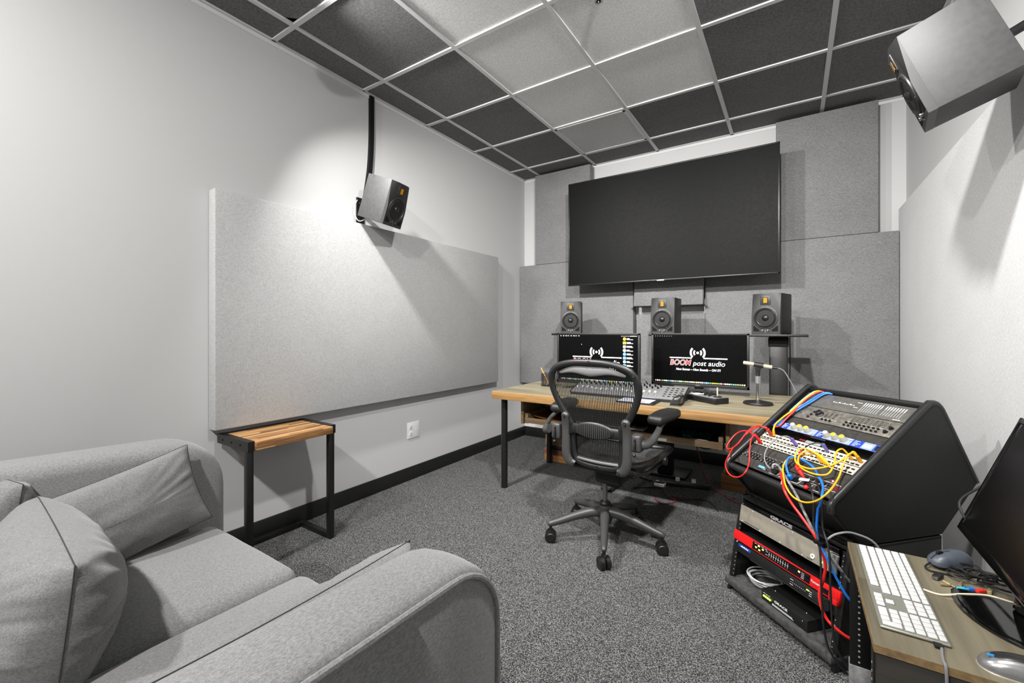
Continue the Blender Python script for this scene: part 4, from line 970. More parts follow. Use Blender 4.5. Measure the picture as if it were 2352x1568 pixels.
# front connector plates (two rows)
u, h = unit('connector_panel', 'black connector plate along the front lip of the console with a blue socket', 'connector panel', FF, X0, X1, .012, .062, M_felt)
def sock(u, w, t, ww, hh, mat, name, ring=None, z=.0):
    b = MB(); b.rbox((w - ww / 2, t - hh / 2, z), (w + ww / 2, t + hh / 2, z + .004), .001); b.build(name, mat, u)
MB().rbox((.138, .010, 0), (.182, .027, .004), .001).build('metal_shell', M_steel, u); MB().rbox((.144, .013, .003), (.176, .024, .007), .002).build('blue_socket', plain('sky_blue_plastic', (90, 160, 220), .4), u)
for k in range(5):
    w_ = .222 + k * .047
    b = MB()
    for (p, q) in (((-.02, 0), (.016, 0)), ((.016, 0), (.022, .02))):
        a_, c_ = V((p[0] + w_, p[1] + .008, .001)), V((q[0] + w_, q[1] + .008, .001)); b.cyl(a_, c_, .0009, n=6)
    b.build('outline_print', M_print, u); MB().cyl((w_, .024, 0), (w_, .024, .003), .012, n=20).build('round_socket', M_blkg, u)
u, h = unit('usb_hub', 'black panel with rows of small ports and a red light above the front connector plate', 'hub', FF, X0, X1, .064, .136, M_felt)
for r_ in range(2):
    for k in range(15):
        if k % 5 == 4: continue
        w_ = .05 + k * .0155
        MB().rbox((w_, .005 - .016 * 0 + r_ * .016 - .012, .0005), (w_ + .010, .017 + r_ * .016 - .012, .005), .001).build('port', M_blk, u)
b = MB()
for k in range(15):
    if k % 5 == 4: continue
    w_ = .05 + k * .0155; b.box((w_ + .001, .026, .0002), (w_ + .009, .028, .001)); b.box((w_ + .002, -.008, .0045), (w_ + .004, .000, .0056)); b.box((w_ + .006, .008, .0045), (w_ + .008, .016, .0056))
for x in (.024, .03, .036): b.cyl((x, .0 + (x - .024) * 1.5, 0), (x, .0 + (x - .024) * 1.5, .0012), .0025, n=10)
b.build('white_marks', M_printg, u)
for k in range(5):
    w_ = .325 + k * .0225
    MB().rbox((w_ - .009, -.012, .0002), (w_ + .009, .006, .003), .001).build('port_rim', M_steel, u); MB().box((w_ - .006, -.009, .0028), (w_ + .006, .003, .0036)).build('network_port', M_blkm, u)
MB().box((.31, .012, .0002), (.47, .0135, .001)).box((.34, -.019, .0002), (.47, -.018, .001)).build('white_line', M_print, u)
MB().sph((.43, .021, .003), .0032, 10).build('red_light', M_ledr, u)
MB().box((.445, -.014, .0002), (.472, .004, .0008)).build('red_window', plain('dark_red_window', (90, 24, 34), .3), u)
# patch bays
def patchbay(y0, label, mcu=None):
    u, h = unit('patch_bay', label, 'patch bay', FF, .0185, .4825, y0, y0 + .0405, M_ivory, group='ivory patch bays')
    b = MB(); b.mi = 0
    for r_ in (0, 1):
        for k in range(24):
            w_ = .04 + k * .0178; b.rbox((w_ - .0062, .0075 + r_ * .018 - .0030, 0), (w_ + .0062, .0075 + r_ * .018 + .0034, .0012), .0005)
    b.mi = 1
    for r_ in (0, 1): b.box((.03, .0145 + r_ * .018, .0001), (.471, .0175 + r_ * .018, .0008))
    b.mi = 0
    for x in (.025, .476):
        for y in (.008, .032): b.cyl((x, y, 0), (x, y, .0008), .0036, n=14)
    b.build('jack_sockets', [M_blkm, M_white], u); return u
patchbay(.139, 'ivory patch bay panel, the lower of the two on the console'); patchbay(.181, 'ivory patch bay panel, the upper of the two on the console')
u, h = unit('blank_recess', 'dark recessed gap with a small white label above the patch bays', 'recess', FF @ T(0, 0, -.018), X0, X1, .2225, .262, M_blkg)
MB().rbox((.195, .014, 0), (.262, .028, .001), .0003).build('white_sticker', M_printg, u); MB().box((.165, .018, 0), (.192, .026, .0008)).build('red_sticker', plain('dark_red_label', (110, 20, 30), .5), u)
# blue preamp
u, h = unit('blue_preamp', 'blue and pale grey rack unit with yellow topped knobs on the console', 'audio unit', FF @ T(0, 0, .004), X0, X1, .262, .300, M_blue)
b = MB()
for x0, x1 in ((.098, .226), (.262, .372), (.412, .452)): b.box((x0, .002, .0), (x1, h - .002, .0006))
b.build('pale_areas', M_lblue, u)
b = MB()
for x0, x1 in ((.046, .056), (.066, .092), (.232, .256), (.378, .404)):
    for k in range(5): b.box((x0 + .001, .006 + k * .006, .0001), (x0 + (x1 - x0) * (.5 + .5 * ((k * 7) % 3) / 2), .0078 + k * .006, .0009))
b.build('white_lettering', M_print, u)
MB().box((.416, .008, .0006), (.446, .026, .0014)).build('display', M_lcd, u)
for k, w_ in enumerate((.124, .157, .188, .274, .308, .341)):
    kn = MB().lathe([(.0125, 0), (.0125, .004), (.0105, .009), (.0095, .019), (.009, .020)], 20, T(w_, .019, .0006)).build('knob', M_knobw, u)
    MB().cyl((w_, .019, .0206), (w_, .019, .0222), .0088, .008, n=20).build('knob_cap', M_white if k % 3 == 0 else M_knoby, kn)
for w_ in (.105, .212, .218, .268, .362, .367): MB().cyl((w_, .028 if w_ > .3 else .010, 0), (w_, .028 if w_ > .3 else .010, .004), .003, n=10).build('small_button', M_knobw, u)
MB().rbox((.460, .009, 0), (.474, .028, .004), .001).build('power_switch', M_blk, u)
MB().box((X0, -.002, -.024), (X1, .0008, 0)).build('underside', M_blkg, u)
# felt plate and the large control unit
u, h = unit('blank_plate', 'dark speckled blank plate between the blue unit and the large control panel', 'blank plate', FF, X0, X1, .301, .345, M_felt)
u, h = unit('control_panel', 'large worn grey control panel with a glossy meter window at the top of the console', 'control panel', FF, X0, X1, .3455, .518, M_felt)
MB().rbox((.056, .0, -.002), (.467, .083, .004), .002).build('button_area', M_ctrl, u)
MB().rbox((.056, .085, -.002), (.467, .171, .006), .003).build('meter_window', M_ctrl2, u)
b = MB(); b.mi = 0
rnd = random.Random(5)
for g_ in (0, 1):
    for k in range(8):
        w_ = .292 + g_ * .082 + k * .0092; b.box((w_, .135, .006), (w_ + .0035, .155, .0066)); b.mi = 1; b.box((w_, .100, .006), (w_ + .0035, .126, .0066)); b.mi = 0; b.box((w_, .129, .006), (w_ + .0028, .132, .0066))
for k in range(12): b.box((.17 + k * .0078, .128 - .000 * k, .006), (.1735 + k * .0078 + .002 * (k % 2), .131 + .004 * ((k * 5) % 3 == 0), .0066))
b.box((.425, .090, .006), (.450, .093, .0066)); b.box((.262, .148, .006), (.282, .150, .0066)); b.box((.262, .118, .006), (.28, .120, .0066))
b.build('meter_marks', [M_print, M_printg], u)
b = MB()
b.lathe([(.0095, 0), (.0095, .0008), (.0065, .0008), (.0065, 0)], 24, T(.083, .118, .0062)); b.build('yellow_ring', M_knoby, u)
b = MB(); b.mi = 0
for k in range(9): b.box((.30 + k * .0165, .040, .004), (.3008 + k * .0165, .072, .0046))
for k in range(8):
    for j in range(4): b.box((.303 + k * .0165, .042 + j * .008, .004), (.311 + k * .0165, .0445 + j * .008, .0046))
for k in range(3):
    for j in range(4): b.box((.19 + k * .018, .035 + j * .008, .004), (.199 + k * .018, .0375 + j * .008, .0046))
b.build('button_print', [M_spk], u)
b = MB()
for k in range(5): b.box((.29 + k * .03, .036, .004), (.302 + k * .03, .0372, .0046)); b.box((.18 + .016 * k, .024, .004), (.19 + .016 * k, .025, .0046))
b.build('white_print', M_print, u)
for r_ in (0, 1):
    for k in range(8): MB().cyl((.292 + k * .0172, .013 + r_ * .015, .004), (.292 + k * .0172, .013 + r_ * .015, .0095), .0048, .0042, n=12).build('push_button', M_spk, u)
for k in range(3): MB().cyl((.195 + k * .0175, .017, .004), (.195 + k * .0175, .017, .0095), .0048, n=12).build('push_button', M_spk, u)
for k, (x, y) in enumerate(((.131, .016), (.135, .032), (.139, .05), (.15, .062))): MB().cyl((x, y, .004), (x, y, .009), .0048, n=12).build('push_button', M_spk, u)
MB().lathe([(.0165, 0), (.0165, .003), (.013, .005), (.012, .014), (.0105, .015)], 24, T(.165, .045, .004)).build('large_knob', M_blk, u)
for x, y in ((.447, .045), (.44, .022)): MB().lathe([(.0085, 0), (.0085, .001), (.006, .0015), (.0055, .008)], 18, T(x, y, .004)).build('round_button', M_blk, u)
MB().lathe([(.007, 0), (.007, .004), (.005, .007), (.002, .007)], 14, T(.086, .034, .004)).build('silver_knob', M_chrome, u)

# low rack under the console
rk = thing('equipment_rack', 'low black open rack on the carpet carrying the slanted console', 'rack', CF)
lean = .167
for w0 in (.0, CW - .016):
    prof(MB(), [(-.012, .0), (.06, .412), (.48, .412), (.48, .0)], w0, w0 + .016, .003).build('side_frame', M_bm, rk)
for w0, w1 in ((.016, .026), (CW - .026, CW - .016)):
    b = MB(); b.M = CF.inverted() @ RF; b.box((w0, .065, -.006), (w1, .40, -.001)); b.build('mounting_rail', M_bm, rk)
    b = MB(); b.M = CF.inverted() @ RF
    for k in range(18): b.cyl(((w0 + w1) / 2, .075 + k * .0182, -.001), ((w0 + w1) / 2, .075 + k * .0182, -.0004), .0022, n=8)
    b.build('rail_holes', M_printg, rk)
    o_ = MB(); o_.M = CF.inverted() @ RF; o_.sph(((w0 + w1) / 2, .215, .002), .0045, 10).build('rail_screw', M_steel, rk)
MB().rbox((.0, -.026, .030), (CW, .46, .058), .006).build('bottom_shelf', M_dust, rk)
MB().box((.016, .47, .06), (CW - .016, .478, .41)).build('back_panel', M_blkm, rk)
MB().rbox((.0, .06, .398), (CW, .48, .412), .003).build('top_board', M_bm, rk)
for x in (.06, CW - .06):
    for y in (.05, .4):
        MB().cyl((x - .012, y, .016), (x + .012, y, .016), .016, n=18).build('caster', M_blk, rk)
# units in the rack
u, h = unit('silver_rack_unit', 'blank warm grey metal rack unit under the console with a round socket', 'audio unit', RF, .012, .462, .306, .380, M_silver)
MB().rbox((.436, .002, -.004), (.470, .072, .006), .005, 3).build('chrome_end', M_chrome, u)
MB().rbox((.012, .074, -.10), (.462, .092, -.001), .002).build('black_top_strip', M_blkg, u)
text('maker_name', 'GRACE', .017, M_print, u, T(.222, .0835, .0002), xs=1.9, offset=.0005); text('maker_name', 'GRACE', .017, M_blkg, u, T(.222, .0835, .0006), xs=1.9, offset=-.0004)
MB().lathe([(.0085, 0), (.0085, .003), (.004, .003), (.004, .0)], 20, T(.372, .022, 0)).build('round_socket', M_print, u)
b = MB(); 
for k in range(9): b.cyl((.03 + .05 * k, .068 if k % 2 else .006, 0), (.03 + .05 * k, .068 if k % 2 else .006, .0008), .0022, n=8)
b.build('panel_screws', M_print, u)
b = MB()
for k in range(14): b.box((.045 + k * .0058, .006, 0), (.0485 + k * .0058, .0095, .0005))
for k in range(4): b.box((.35 + k * .0058, .006, 0), (.3535 + k * .0058, .009, .0005))
b.build('small_print', M_blkm, u)
MB().cyl((.408, .018, 0), (.408, .018, .002), .003, n=10).build('green_light', M_led, u)
MB().rbox((.012, .002, -.30), (.455, .072, -.004), .003).build('chassis', M_blk, u)

u, h = unit('red_audio_interface', 'bright red rack unit with dark display and small lights', 'audio unit', RF @ T(0, 0, .002), -.003, .492, .222, .264, M_red)
MB().rbox((.105, .005, 0), (.375, .037, .0012), .004).build('dark_display', M_blkg, u)
for k, (x, y, m) in enumerate(((.121, .016, M_led), (.134, .026, M_led), (.139, .012, M_led), (.156, .022, M_ledy), (.326, .024, M_ledy))):
    MB().rbox((x, y, .001), (x + .008, y + .005, .0022), .001).build('indicator_light', m, u)
b = MB()
for k in range(9): b.box((.192 + k * .011, .011, .0012), (.1928 + k * .011, .031, .0018)); b.box((.189 + k * .011, .021, .0012), (.196 + k * .011, .022, .0018))
for k in range(4): b.box((.115 + k * .018, .032, .0012), (.127 + k * .018, .0332, .0018)); b.box((.34, .010 + k * .006, .0012), (.352, .0113 + k * .006, .0018))
b.box((.175, .014, .0012), (.186, .015, .0018)); b.box((.175, .026, .0012), (.186, .027, .0018)); b.build('white_scale', M_print, u)
text('maker_name', 'Focusrite', .0125, M_print, u, T(.402, .022, .0004), offset=.0003)
MB().rbox((.424, .006, 0), (.446, .024, .0015), .001).build('headphone_jacks', M_blkg, u)
MB().rbox((.452, -.002, -.004), (.492, .044, .008), .003).rbox((.472, -.006, .0), (.492, .012, .014), .003).build('red_ear', M_red, u)
MB().rbox((.012, .001, -.26), (.478, .041, -.004), .003).build('chassis', M_blk, u)

u, h = unit('black_rack_unit', 'thin black rack unit with a blue label and large knob below the red unit', 'audio unit', RF, .012, .489, .176, .218, M_blk)
MB().rbox((.030, .024, 0), (.098, .036, .001), .001).build('blue_label', M_blue, u)
b = MB()
for k in range(7): b.box((.044 + k * .0062, .0275, .001), (.0482 + k * .0062, .0325 + .001 * (k % 2), .0015))
b.build('small_print', M_print, u)
MB().rbox((.23, .003, 0), (.43, .039, .0012), .001).build('grey_window', M_spk, u)
b = MB()
for k in range(9): b.box((.30 + k * .0075, .018, .0012), (.3018 + k * .0075, .020, .0018))
b.box((.297, .028, .0012), (.311, .0293, .0018)); b.box((.297, .010, .0012), (.311, .0113, .0018))
for k in range(3): b.box((.378, .012 + k * .007, .0012), (.388, .0134 + k * .007, .0018))
b.build('white_scale', M_print, u); MB().box((.366, .026, .0012), (.376, .029, .002)).build('green_light', M_led, u)
MB().lathe([(.0175, 0), (.0175, .012), (.016, .016), (.010, .0165)], 26, T(.452, .020, 0)).build('large_knob', M_blk, u)
MB().box((.10, -.0012, -.002), (.43, .0004, .001)).build('bright_lower_edge', M_steel, u)
MB().rbox((.012, .001, -.26), (.478, .041, -.004), .003).build('chassis', M_blkm, u)

# small unit and coiled cable on the rack shelf
gb = thing('small_audio_unit', 'small black unit with four green lights on the rack shelf', 'audio unit', CF @ T(.182, .0, .0585))
MB().rbox((0, 0, .002), (.208, .19, .044), .002).build('case', M_blk, gb)
for k in range(4): MB().rbox((.010 + k * .0098, -.003, .017), (.0165 + k * .0098, 0, .023), .001).build('green_light', M_led, gb)
text('maker_name', 'GRACE', .0125, M_print, gb, T(.093, -.0004, .027) @ RX(90), xs=1.5, offset=.0003)
b = MB(); b.box((.054, -.0008, .012), (.145, 0, .0136)); b.box((.052, -.0008, .0075), (.150, 0, .009))
for k in range(3): b.box((.01 + k * .012, -.0008, .031), (.019 + k * .012, 0, .0325))
b.box((.187, -.0008, .030), (.1885, 0, .034)); b.build('white_print', M_print, gb)
for x, y in ((.03, .04), (.17, .04), (.03, .15), (.17, .15)): MB().lathe([(.004, 0), (.003, .0015), (.001, .002)], 10, T(x, y, .044)).build('case_screw', M_steel, gb)
for x in (.02, .188):
    for y in (.02, .17): MB().cyl((x, y, 0), (x, y, .002), .006, n=10).build('rubber_foot', M_rubber, gb)
rnd = random.Random(4); pts = []
for k in range(64):
    a = k / 8 * 2 * PI; wob = 1 + .12 * math.sin(k * .83)
    pts.append((.105 + math.cos(a) * .066 * wob + .006 * math.sin(k * .5), .095 + math.sin(a) * .062 * wob, .064 + .0042 * (k / 8) + .003 * math.sin(k * 1.3)))
pts += [(.19, .22, .08), (.22, .30, .066)]
tag(MB().tube(pts, .0032, 7, sm=4).build('coiled_cable', C_wht), 'coil of pale grey cable on the left of the rack shelf', 'cable', M=CF)

# patch cables
CAB = {}
for line in """red1=[(0.069,0.166,0.69),(0.079,0.132,0.722),(0.073,0.124,0.729),(0.043,0.12,0.725),(0.012,0.102,0.7),(-0.002,0.078,0.671),(-0.004,0.054,0.642),(-0.02,0.04,0.62),(0.048,-0.04,0.614),(0.036,-0.05,0.569),(0.051,-0.05,0.537),(0.084,-0.05,0.529),(0.122,-0.05,0.542),(0.149,-0.045,0.573),(0.111,0.005,0.595),(0.086,0.03,0.637),(0.057,0.065,0.674),(0.047,0.092,0.694),(0.051,0.102,0.682),(0.053,0.121,0.656)]
red2=[(0.059,0.168,0.691),(0.078,0.129,0.72),(0.066,0.117,0.73),(0.031,0.119,0.725),(0.003,0.1,0.7),(0.003,0.057,0.657),(-0.007,0.037,0.63),(-0.031,0.027,0.611),(-0.052,0.031,0.614),(-0.053,0.043,0.635),(-0.052,0.076,0.669),(-0.025,0.091,0.692),(0.008,0.097,0.697),(0.049,0.088,0.69),(0.051,0.102,0.676),(0.049,0.12,0.654)]
yel1=[(0.356,0.119,0.655),(0.337,0.109,0.681),(0.304,0.091,0.699),(0.287,0.072,0.692),(0.294,0.049,0.669),(0.317,0.032,0.651),(0.362,0.027,0.647),(0.397,0.038,0.656),(0.432,0.072,0.679),(0.442,0.125,0.711),(0.445,0.142,0.723),(0.454,0.149,0.709),(0.454,0.166,0.688)]
yel2=[(0.363,0.119,0.655),(0.337,0.113,0.684),(0.308,0.096,0.69),(0.299,0.068,0.677),(0.311,0.044,0.66),(0.336,0.029,0.642),(0.379,0.026,0.635),(0.418,0.032,0.639),(0.433,0.049,0.651),(0.424,0.081,0.68),(0.403,0.117,0.711),(0.405,0.14,0.722),(0.417,0.152,0.706),(0.42,0.167,0.688)]
yel3=[(0.347,0.12,0.655),(0.323,0.116,0.68),(0.298,0.089,0.673),(0.279,0.068,0.658),(0.252,0.058,0.645),(0.261,0.027,0.623),(0.295,-0.007,0.599),(0.349,-0.05,0.578),(0.39,-0.06,0.557),(0.436,-0.06,0.557),(0.483,-0.06,0.583),(0.508,-0.04,0.622),(0.462,0.053,0.641),(0.449,0.09,0.68),(0.445,0.116,0.71),(0.446,0.137,0.719),(0.452,0.146,0.708),(0.448,0.166,0.688)]
blue=[(0.301,0.022,0.586),(0.293,0.018,0.604),(0.273,0.028,0.63),(0.267,0.045,0.654),(0.28,0.058,0.663),(0.317,0.062,0.66),(0.364,0.055,0.649),(0.404,0.035,0.629),(0.44,0.011,0.612),(0.49,-0.05,0.602),(0.482,-0.05,0.566),(0.47,-0.045,0.542),(0.461,-0.04,0.466),(0.474,-0.045,0.437),(0.499,-0.045,0.401),(0.518,-0.03,0.344),(0.543,0.0,0.274)]
redlong=[(0.256,0.022,0.595),(0.301,-0.017,0.58),(0.342,-0.05,0.561),(0.372,-0.05,0.528),(0.412,-0.05,0.496),(0.455,-0.05,0.46),(0.47,-0.045,0.433),(0.488,-0.035,0.372),(0.483,-0.035,0.317),(0.476,-0.045,0.265),(0.482,-0.045,0.221),(0.499,-0.04,0.187),(0.522,-0.03,0.17),(0.543,0,0.148)]
braid=[(0.234,0.012,0.591),(0.232,0.006,0.608),(0.228,0.014,0.62),(0.238,0.023,0.62),(0.257,0.022,0.607),(0.308,-0.004,0.589),(0.389,-0.05,0.568),(0.416,-0.05,0.527),(0.442,-0.05,0.488),(0.466,-0.045,0.446),(0.478,-0.045,0.434),(0.499,-0.04,0.414),(0.524,-0.02,0.371),(0.528,0.02,0.322)]
black=[(0.372,0.026,0.597),(0.405,-0.002,0.59),(0.448,-0.04,0.572),(0.454,-0.045,0.493),(0.46,-0.045,0.466),(0.477,-0.05,0.435),(0.489,-0.055,0.384),(0.495,-0.06,0.309),(0.498,-0.06,0.245),(0.502,-0.06,0.183),(0.508,-0.05,0.111),(0.522,-0.03,0.063),(0.543,0,0.027)]
grey=[(0.19,0.14,0.709),(0.184,0.124,0.716),(0.16,0.112,0.707),(0.148,0.084,0.682),(0.152,0.051,0.652),(0.176,0.021,0.625),(0.208,0.006,0.608),(0.223,0.016,0.596)]
blk2=[(0.321,0.152,0.718),(0.302,0.136,0.718),(0.28,0.119,0.7),(0.26,0.111,0.67),(0.265,0.074,0.644),(0.252,0.059,0.622)]
purp1=[(0.189,0.138,0.709),(0.198,0.154,0.68)]
purp2=[(0.322,0.151,0.718),(0.329,0.167,0.689)]
redplug=[(0.288,0.084,0.687),(0.301,0.058,0.663),(0.31,0.039,0.637),(0.33,0.031,0.626),(0.344,0.03,0.612),(0.35,0.032,0.6)]
b_blue=[(0.129,0.418,0.877),(0.11,0.407,0.877),(0.098,0.385,0.864),(0.088,0.353,0.841),(0.07,0.304,0.807),(0.055,0.276,0.781),(0.052,0.252,0.764),(0.056,0.223,0.747),(0.055,0.197,0.734)]
b_red=[(0.107,0.406,0.879),(0.097,0.397,0.88),(0.078,0.375,0.864),(0.07,0.335,0.834),(0.068,0.284,0.792),(0.066,0.243,0.759),(0.065,0.212,0.732),(0.054,0.198,0.722)]
b_yel=[(0.094,0.405,0.881),(0.084,0.39,0.88),(0.071,0.361,0.857),(0.065,0.319,0.825),(0.062,0.275,0.791),(0.056,0.239,0.766),(0.057,0.205,0.744),(0.067,0.18,0.732),(0.077,0.164,0.714),(0.075,0.168,0.69)]
b_lb=[(0.08,0.416,0.88),(0.064,0.401,0.875),(0.055,0.368,0.852),(0.049,0.326,0.82),(0.05,0.281,0.789)]""".strip().split('\n'):
    k_, v_ = line.split('='); CAB[k_] = eval(v_)
def cable(key, name, label, r, mat, n=8, extra=(), shift=(0, 0, 0), group=None):
    P = [V(p) + V(shift) for p in CAB[key]] + [V(e) for e in extra]
    o = MB().tube(P, r, n, sm=6).build(name, mat); tag(o, label, 'cable', group, M=CF); return o
def plug(o, p, q, r, mat, name='plug'):
    p, q = V(p), V(q); return MB().cyl(p, q, r, r * .8, n=12).build(name, mat, o)
gP = 'coloured patch cables on the console'
c = cable('red1', 'patch_cable', 'red patch cable in a large loop hanging off the left of the console', .0030, C_red, group=gP)
plug(c, CAB['red1'][0], CAB['red1'][1], .0062, C_red); plug(c, CAB['red1'][-1], CAB['red1'][-2], .0062, C_red); plug(c, CAB['red1'][-2], CAB['red1'][-3], .0052, C_red)
c = cable('red2', 'patch_cable', 'red patch cable in the small upper loop left of the console', .0030, C_red, group=gP)
plug(c, CAB['red2'][0], CAB['red2'][1], .0062, C_red); plug(c, CAB['red2'][-1], CAB['red2'][-2], .0062, C_red)
for k_, lab in (('yel1', 'yellow patch cable, topmost of the yellow coil on the patch bays'), ('yel2', 'yellow patch cable in the inner loop of the yellow coil'), ('yel3', 'yellow patch cable in the widest loop hanging below the front lip')):
    c = cable(k_, 'patch_cable', lab, .0031, C_yel, group=gP); plug(c, CAB[k_][0], CAB[k_][1], .0058, C_yel); plug(c, CAB[k_][-1], CAB[k_][-2], .0058, C_yel)
    for d_ in ((.009, 0, 0),): 
        p, q = V(CAB[k_][0]) + V(d_), V(CAB[k_][1]) + V(d_) * .6; plug(c, p, q, .0052, C_yel)
c = cable('blue', 'network_cable', 'blue network cable arching up then falling past the rack', .0040, C_blue, extra=[(.56, .06, .22)])
MB().rbox((-.008, -.007, 0), (.008, .007, .02), .003, M=T(*CAB['blue'][0]) @ RX(30)).build('plug', C_blue, c)
c = cable('redlong', 'network_cable', 'red cable running from the front lip down past the rack units', .0048, C_red, extra=[(.56, .06, .13)])
plug(c, CAB['redlong'][0], CAB['redlong'][1], .0065, C_red); MB().cyl(V(CAB['redlong'][1]), V(CAB['redlong'][1]) + V((.004, -.005, -.010)), .0055, n=12).build('white_band', M_white, c)
c = cable('braid', 'braided_cable', 'grey braided cable from a round plug down across the rack', .0046, C_brd, extra=[(.55, .07, .29)])
plug(c, CAB['braid'][0], CAB['braid'][1], .010, C_blk)
cable('black', 'black_cable', 'thin black cable hanging straight down in front of the rack', .0034, C_blk, extra=[(.56, .05, .02)])
cable('black', 'black_cable', 'second black cable hanging beside the thin one at the rack tie', .0034, C_blk, shift=(.022, .012, .004), extra=[(.57, .06, .03)])
c = cable('grey', 'patch_cable', 'thin grey cable arching from a purple plug down to the front plate', .0026, C_gry, group=gP)
plug(c, CAB['purp1'][0], CAB['purp1'][1], .0055, C_pur); plug(c, V(CAB['purp1'][0]) + V((.006, .002, 0)), V(CAB['purp1'][1]) + V((.006, .002, 0)), .005, C_pur)
c = cable('blk2', 'patch_cable', 'thin black cable arching over the patch bay from the right purple plug', .0026, C_blk, group=gP)
plug(c, CAB['purp2'][0], CAB['purp2'][1], .0055, C_pur); plug(c, V(CAB['purp2'][0]) + V((-.006, .0, 0)), V(CAB['purp2'][1]) + V((-.006, 0, 0)), .005, C_teal)
c = cable('redplug', 'network_cable', 'short red cable with a thick red connector in the middle of the console', .0045, C_red)
P_ = CAB['redplug']; MB().cyl(V(P_[2]), V(P_[3]), .0075, .010, n=14).cyl(V(P_[3]), V(P_[4]), .010, .006, n=14).build('thick_plug', C_red, c)
tg = MB().rbox((-.018, -.006, -.001), (.018, .006, .001), .0005).build('white_cable_tag', M_white); tag(tg, 'white paper cable tag at the red connector', 'tag', M=CF @ T(.364, .014, .606) @ RX(35) @ RZ(18))
tag(MB().sph((0, 0, 0), .0085, 14).build('red_button', C_red), 'round red button on the front connector plate', 'button', M=CF @ T(.376, .010, .582))
gB = 'cables draped over the top left corner of the console'
cable('b_blue', 'draped_cable', 'blue cable draped over the top left corner of the console', .0036, C_blue, group=gB)
cable('b_blue', 'draped_cable', 'second blue cable just inside the first at the console corner', .0034, C_blue, shift=(.007, .003, -.003), group=gB)
cable('b_red', 'draped_cable', 'red cable draped over the top left corner of the console', .0038, C_red, group=gB)
c = cable('b_yel', 'draped_cable', 'yellow cable draped over the console corner ending in a yellow plug', .0036, C_yel, group=gB); plug(c, CAB['b_yel'][-1], CAB['b_yel'][-2], .006, C_yel)
cable('b_lb', 'draped_cable', 'light blue cable draped along the left rim of the console', .0032, C_lb, group=gB)
cable('b_lb', 'draped_cable', 'black cable lying along the left rim of the console', .003, C_blk, shift=(.020, -.01, -.012), group=gB)
ti = MB().rbox((-.017, -.015, -.008), (.022, .015, .008), .005).rbox((-.028, -.002, -.003), (-.015, .002, .003), .001).build('cable_tie', M_blkg); tag(ti, 'black cable tie bundling the cables in front of the rack', 'cable tie', M=CF @ T(.478, -.043, .436))
tag(MB().tube([CF @ V(p) for p in ((.486, -.03, .445), (.50, 0, .47), (.52, .05, .475), (.56, .10, .44), (.58, .12, .30))], .0036, 7).build('black_cable', C_gry), 'dark grey cable arching from the cable tie towards the keyboard table', 'cable')
tag(MB().tube([CF @ V(p) for p in ((-.012, .33, .80), (-.014, .20, .70), (-.016, .10, .625), (-.02, .04, .57), (-.01, .05, .48))], .005, 8).build('black_cable', C_blk), 'thick black cable following the left side of the console', 'cable')

# ------------------------------------------------------------------ keyboard table (rack cabinet with a wooden top)
kt = thing('rack_table', 'low dark cabinet with a grey wooden top in the lower right corner', 'table', T(.143, 1.17, 0))
TX, TY, TZ2 = .466, .52, .50
b = MB().rbox((0, 0, TZ2 - .016), (TX, .29, TZ2), .001); b.build('top_board', M_gtop, kt); MB().rbox((0, .292, TZ2 - .016), (TX, TY, TZ2 + .0), .001).build('top_board', M_gtop, kt)
MB().box((-.0008, -.0012, TZ2 - .017), (TX, 0, TZ2 - .0005)).box((-.0012, 0, TZ2 - .017), (0, TY, TZ2 - .0005)).build('worn_edge', M_edge, kt)
MB().rbox((.004, .002, 0), (TX, .020, TZ2 - .017), .001).build('near_side_panel', M_gside, kt)
MB().rbox((.06, TY - .03, 0), (TX, TY - .012, TZ2 - .017), .001).build('far_side_panel', M_gside, kt)
rl = MB().rbox((0, TY - .05, .153), (.05, TY - .046, TZ2 - .018), .001).build('rack_rail', M_bm, kt)
b = MB()
for k in range(19): b.cyl((.022, TY - .0505, .165 + k * .0165), (.022, TY - .0495, .165 + k * .0165), .003, n=8)
b.build('rail_holes', M_printg, rl)
MB().rbox((0, TY - .052, 0), (.05, TY - .012, .152), .002).build('grey_plinth', plain('dusty_grey_metal', 118, .6, speck=.35), kt)
MB().box((TX - .02, .02, 0), (TX - .005, TY - .03, TZ2 - .017)).box((.02, .02, .0), (TX - .02, TY - .05, .02)).build('inner_boards', M_blkm, kt)
b = MB().rbox((.0, .020, .0), (.01, .05, TZ2 - .018), .001); b.build('rack_rail', M_bm, kt)
b = MB()
for k in range(22): b.cyl((-.0008, .036, .05 + k * .0185), (.0, .036, .05 + k * .0185), .003, n=8)
b.build('rail_holes', M_printg, kt)
# computer keyboard
kk = thing('computer_keyboard', 'slim white and aluminium keyboard lying lengthwise on the grey wooden table', 'computer keyboard', T(.160, 1.666, TZ2) @ RZ(-90))
bm = MB().rprism([(0, 0), (.43, 0), (.43, .114), (0, .114)], .002, .0075, .0025, 3); bm.build('base', M_kbase, kk)
MB().rbox((.01, .085, 0), (.42, .105, .003), .001).build('riser', M_white, kk)
keys = []
def row(y, h, items, x=.006):
    for wd in items:
        if wd < 0: x += -wd; continue
        keys.append((x, y, wd, h)); x += wd + .0028
U = .0162
row(.006, .016, [.0162, .0162, .0162, .0206, .0935, .0206, .0162, .0162 + .006])
row(.0255, .0152, [.0435 - .006] + [U] * 10 + [.0395])
row(.0435, .0152, [.0295] + [U] * 11 + [.0275])
row(.0615, .0152, [.0245] + [U] * 12 + [.0135 + .004])
row(.0795, .0152, [U] * 13 + [.0255])
row(.0975, .0115, [.0185] * 13)
nx = .288
for k in range(3): keys.append((nx + k * .019, .006, U, .0155))
keys.append((nx + .019, .0255, U, .0152))
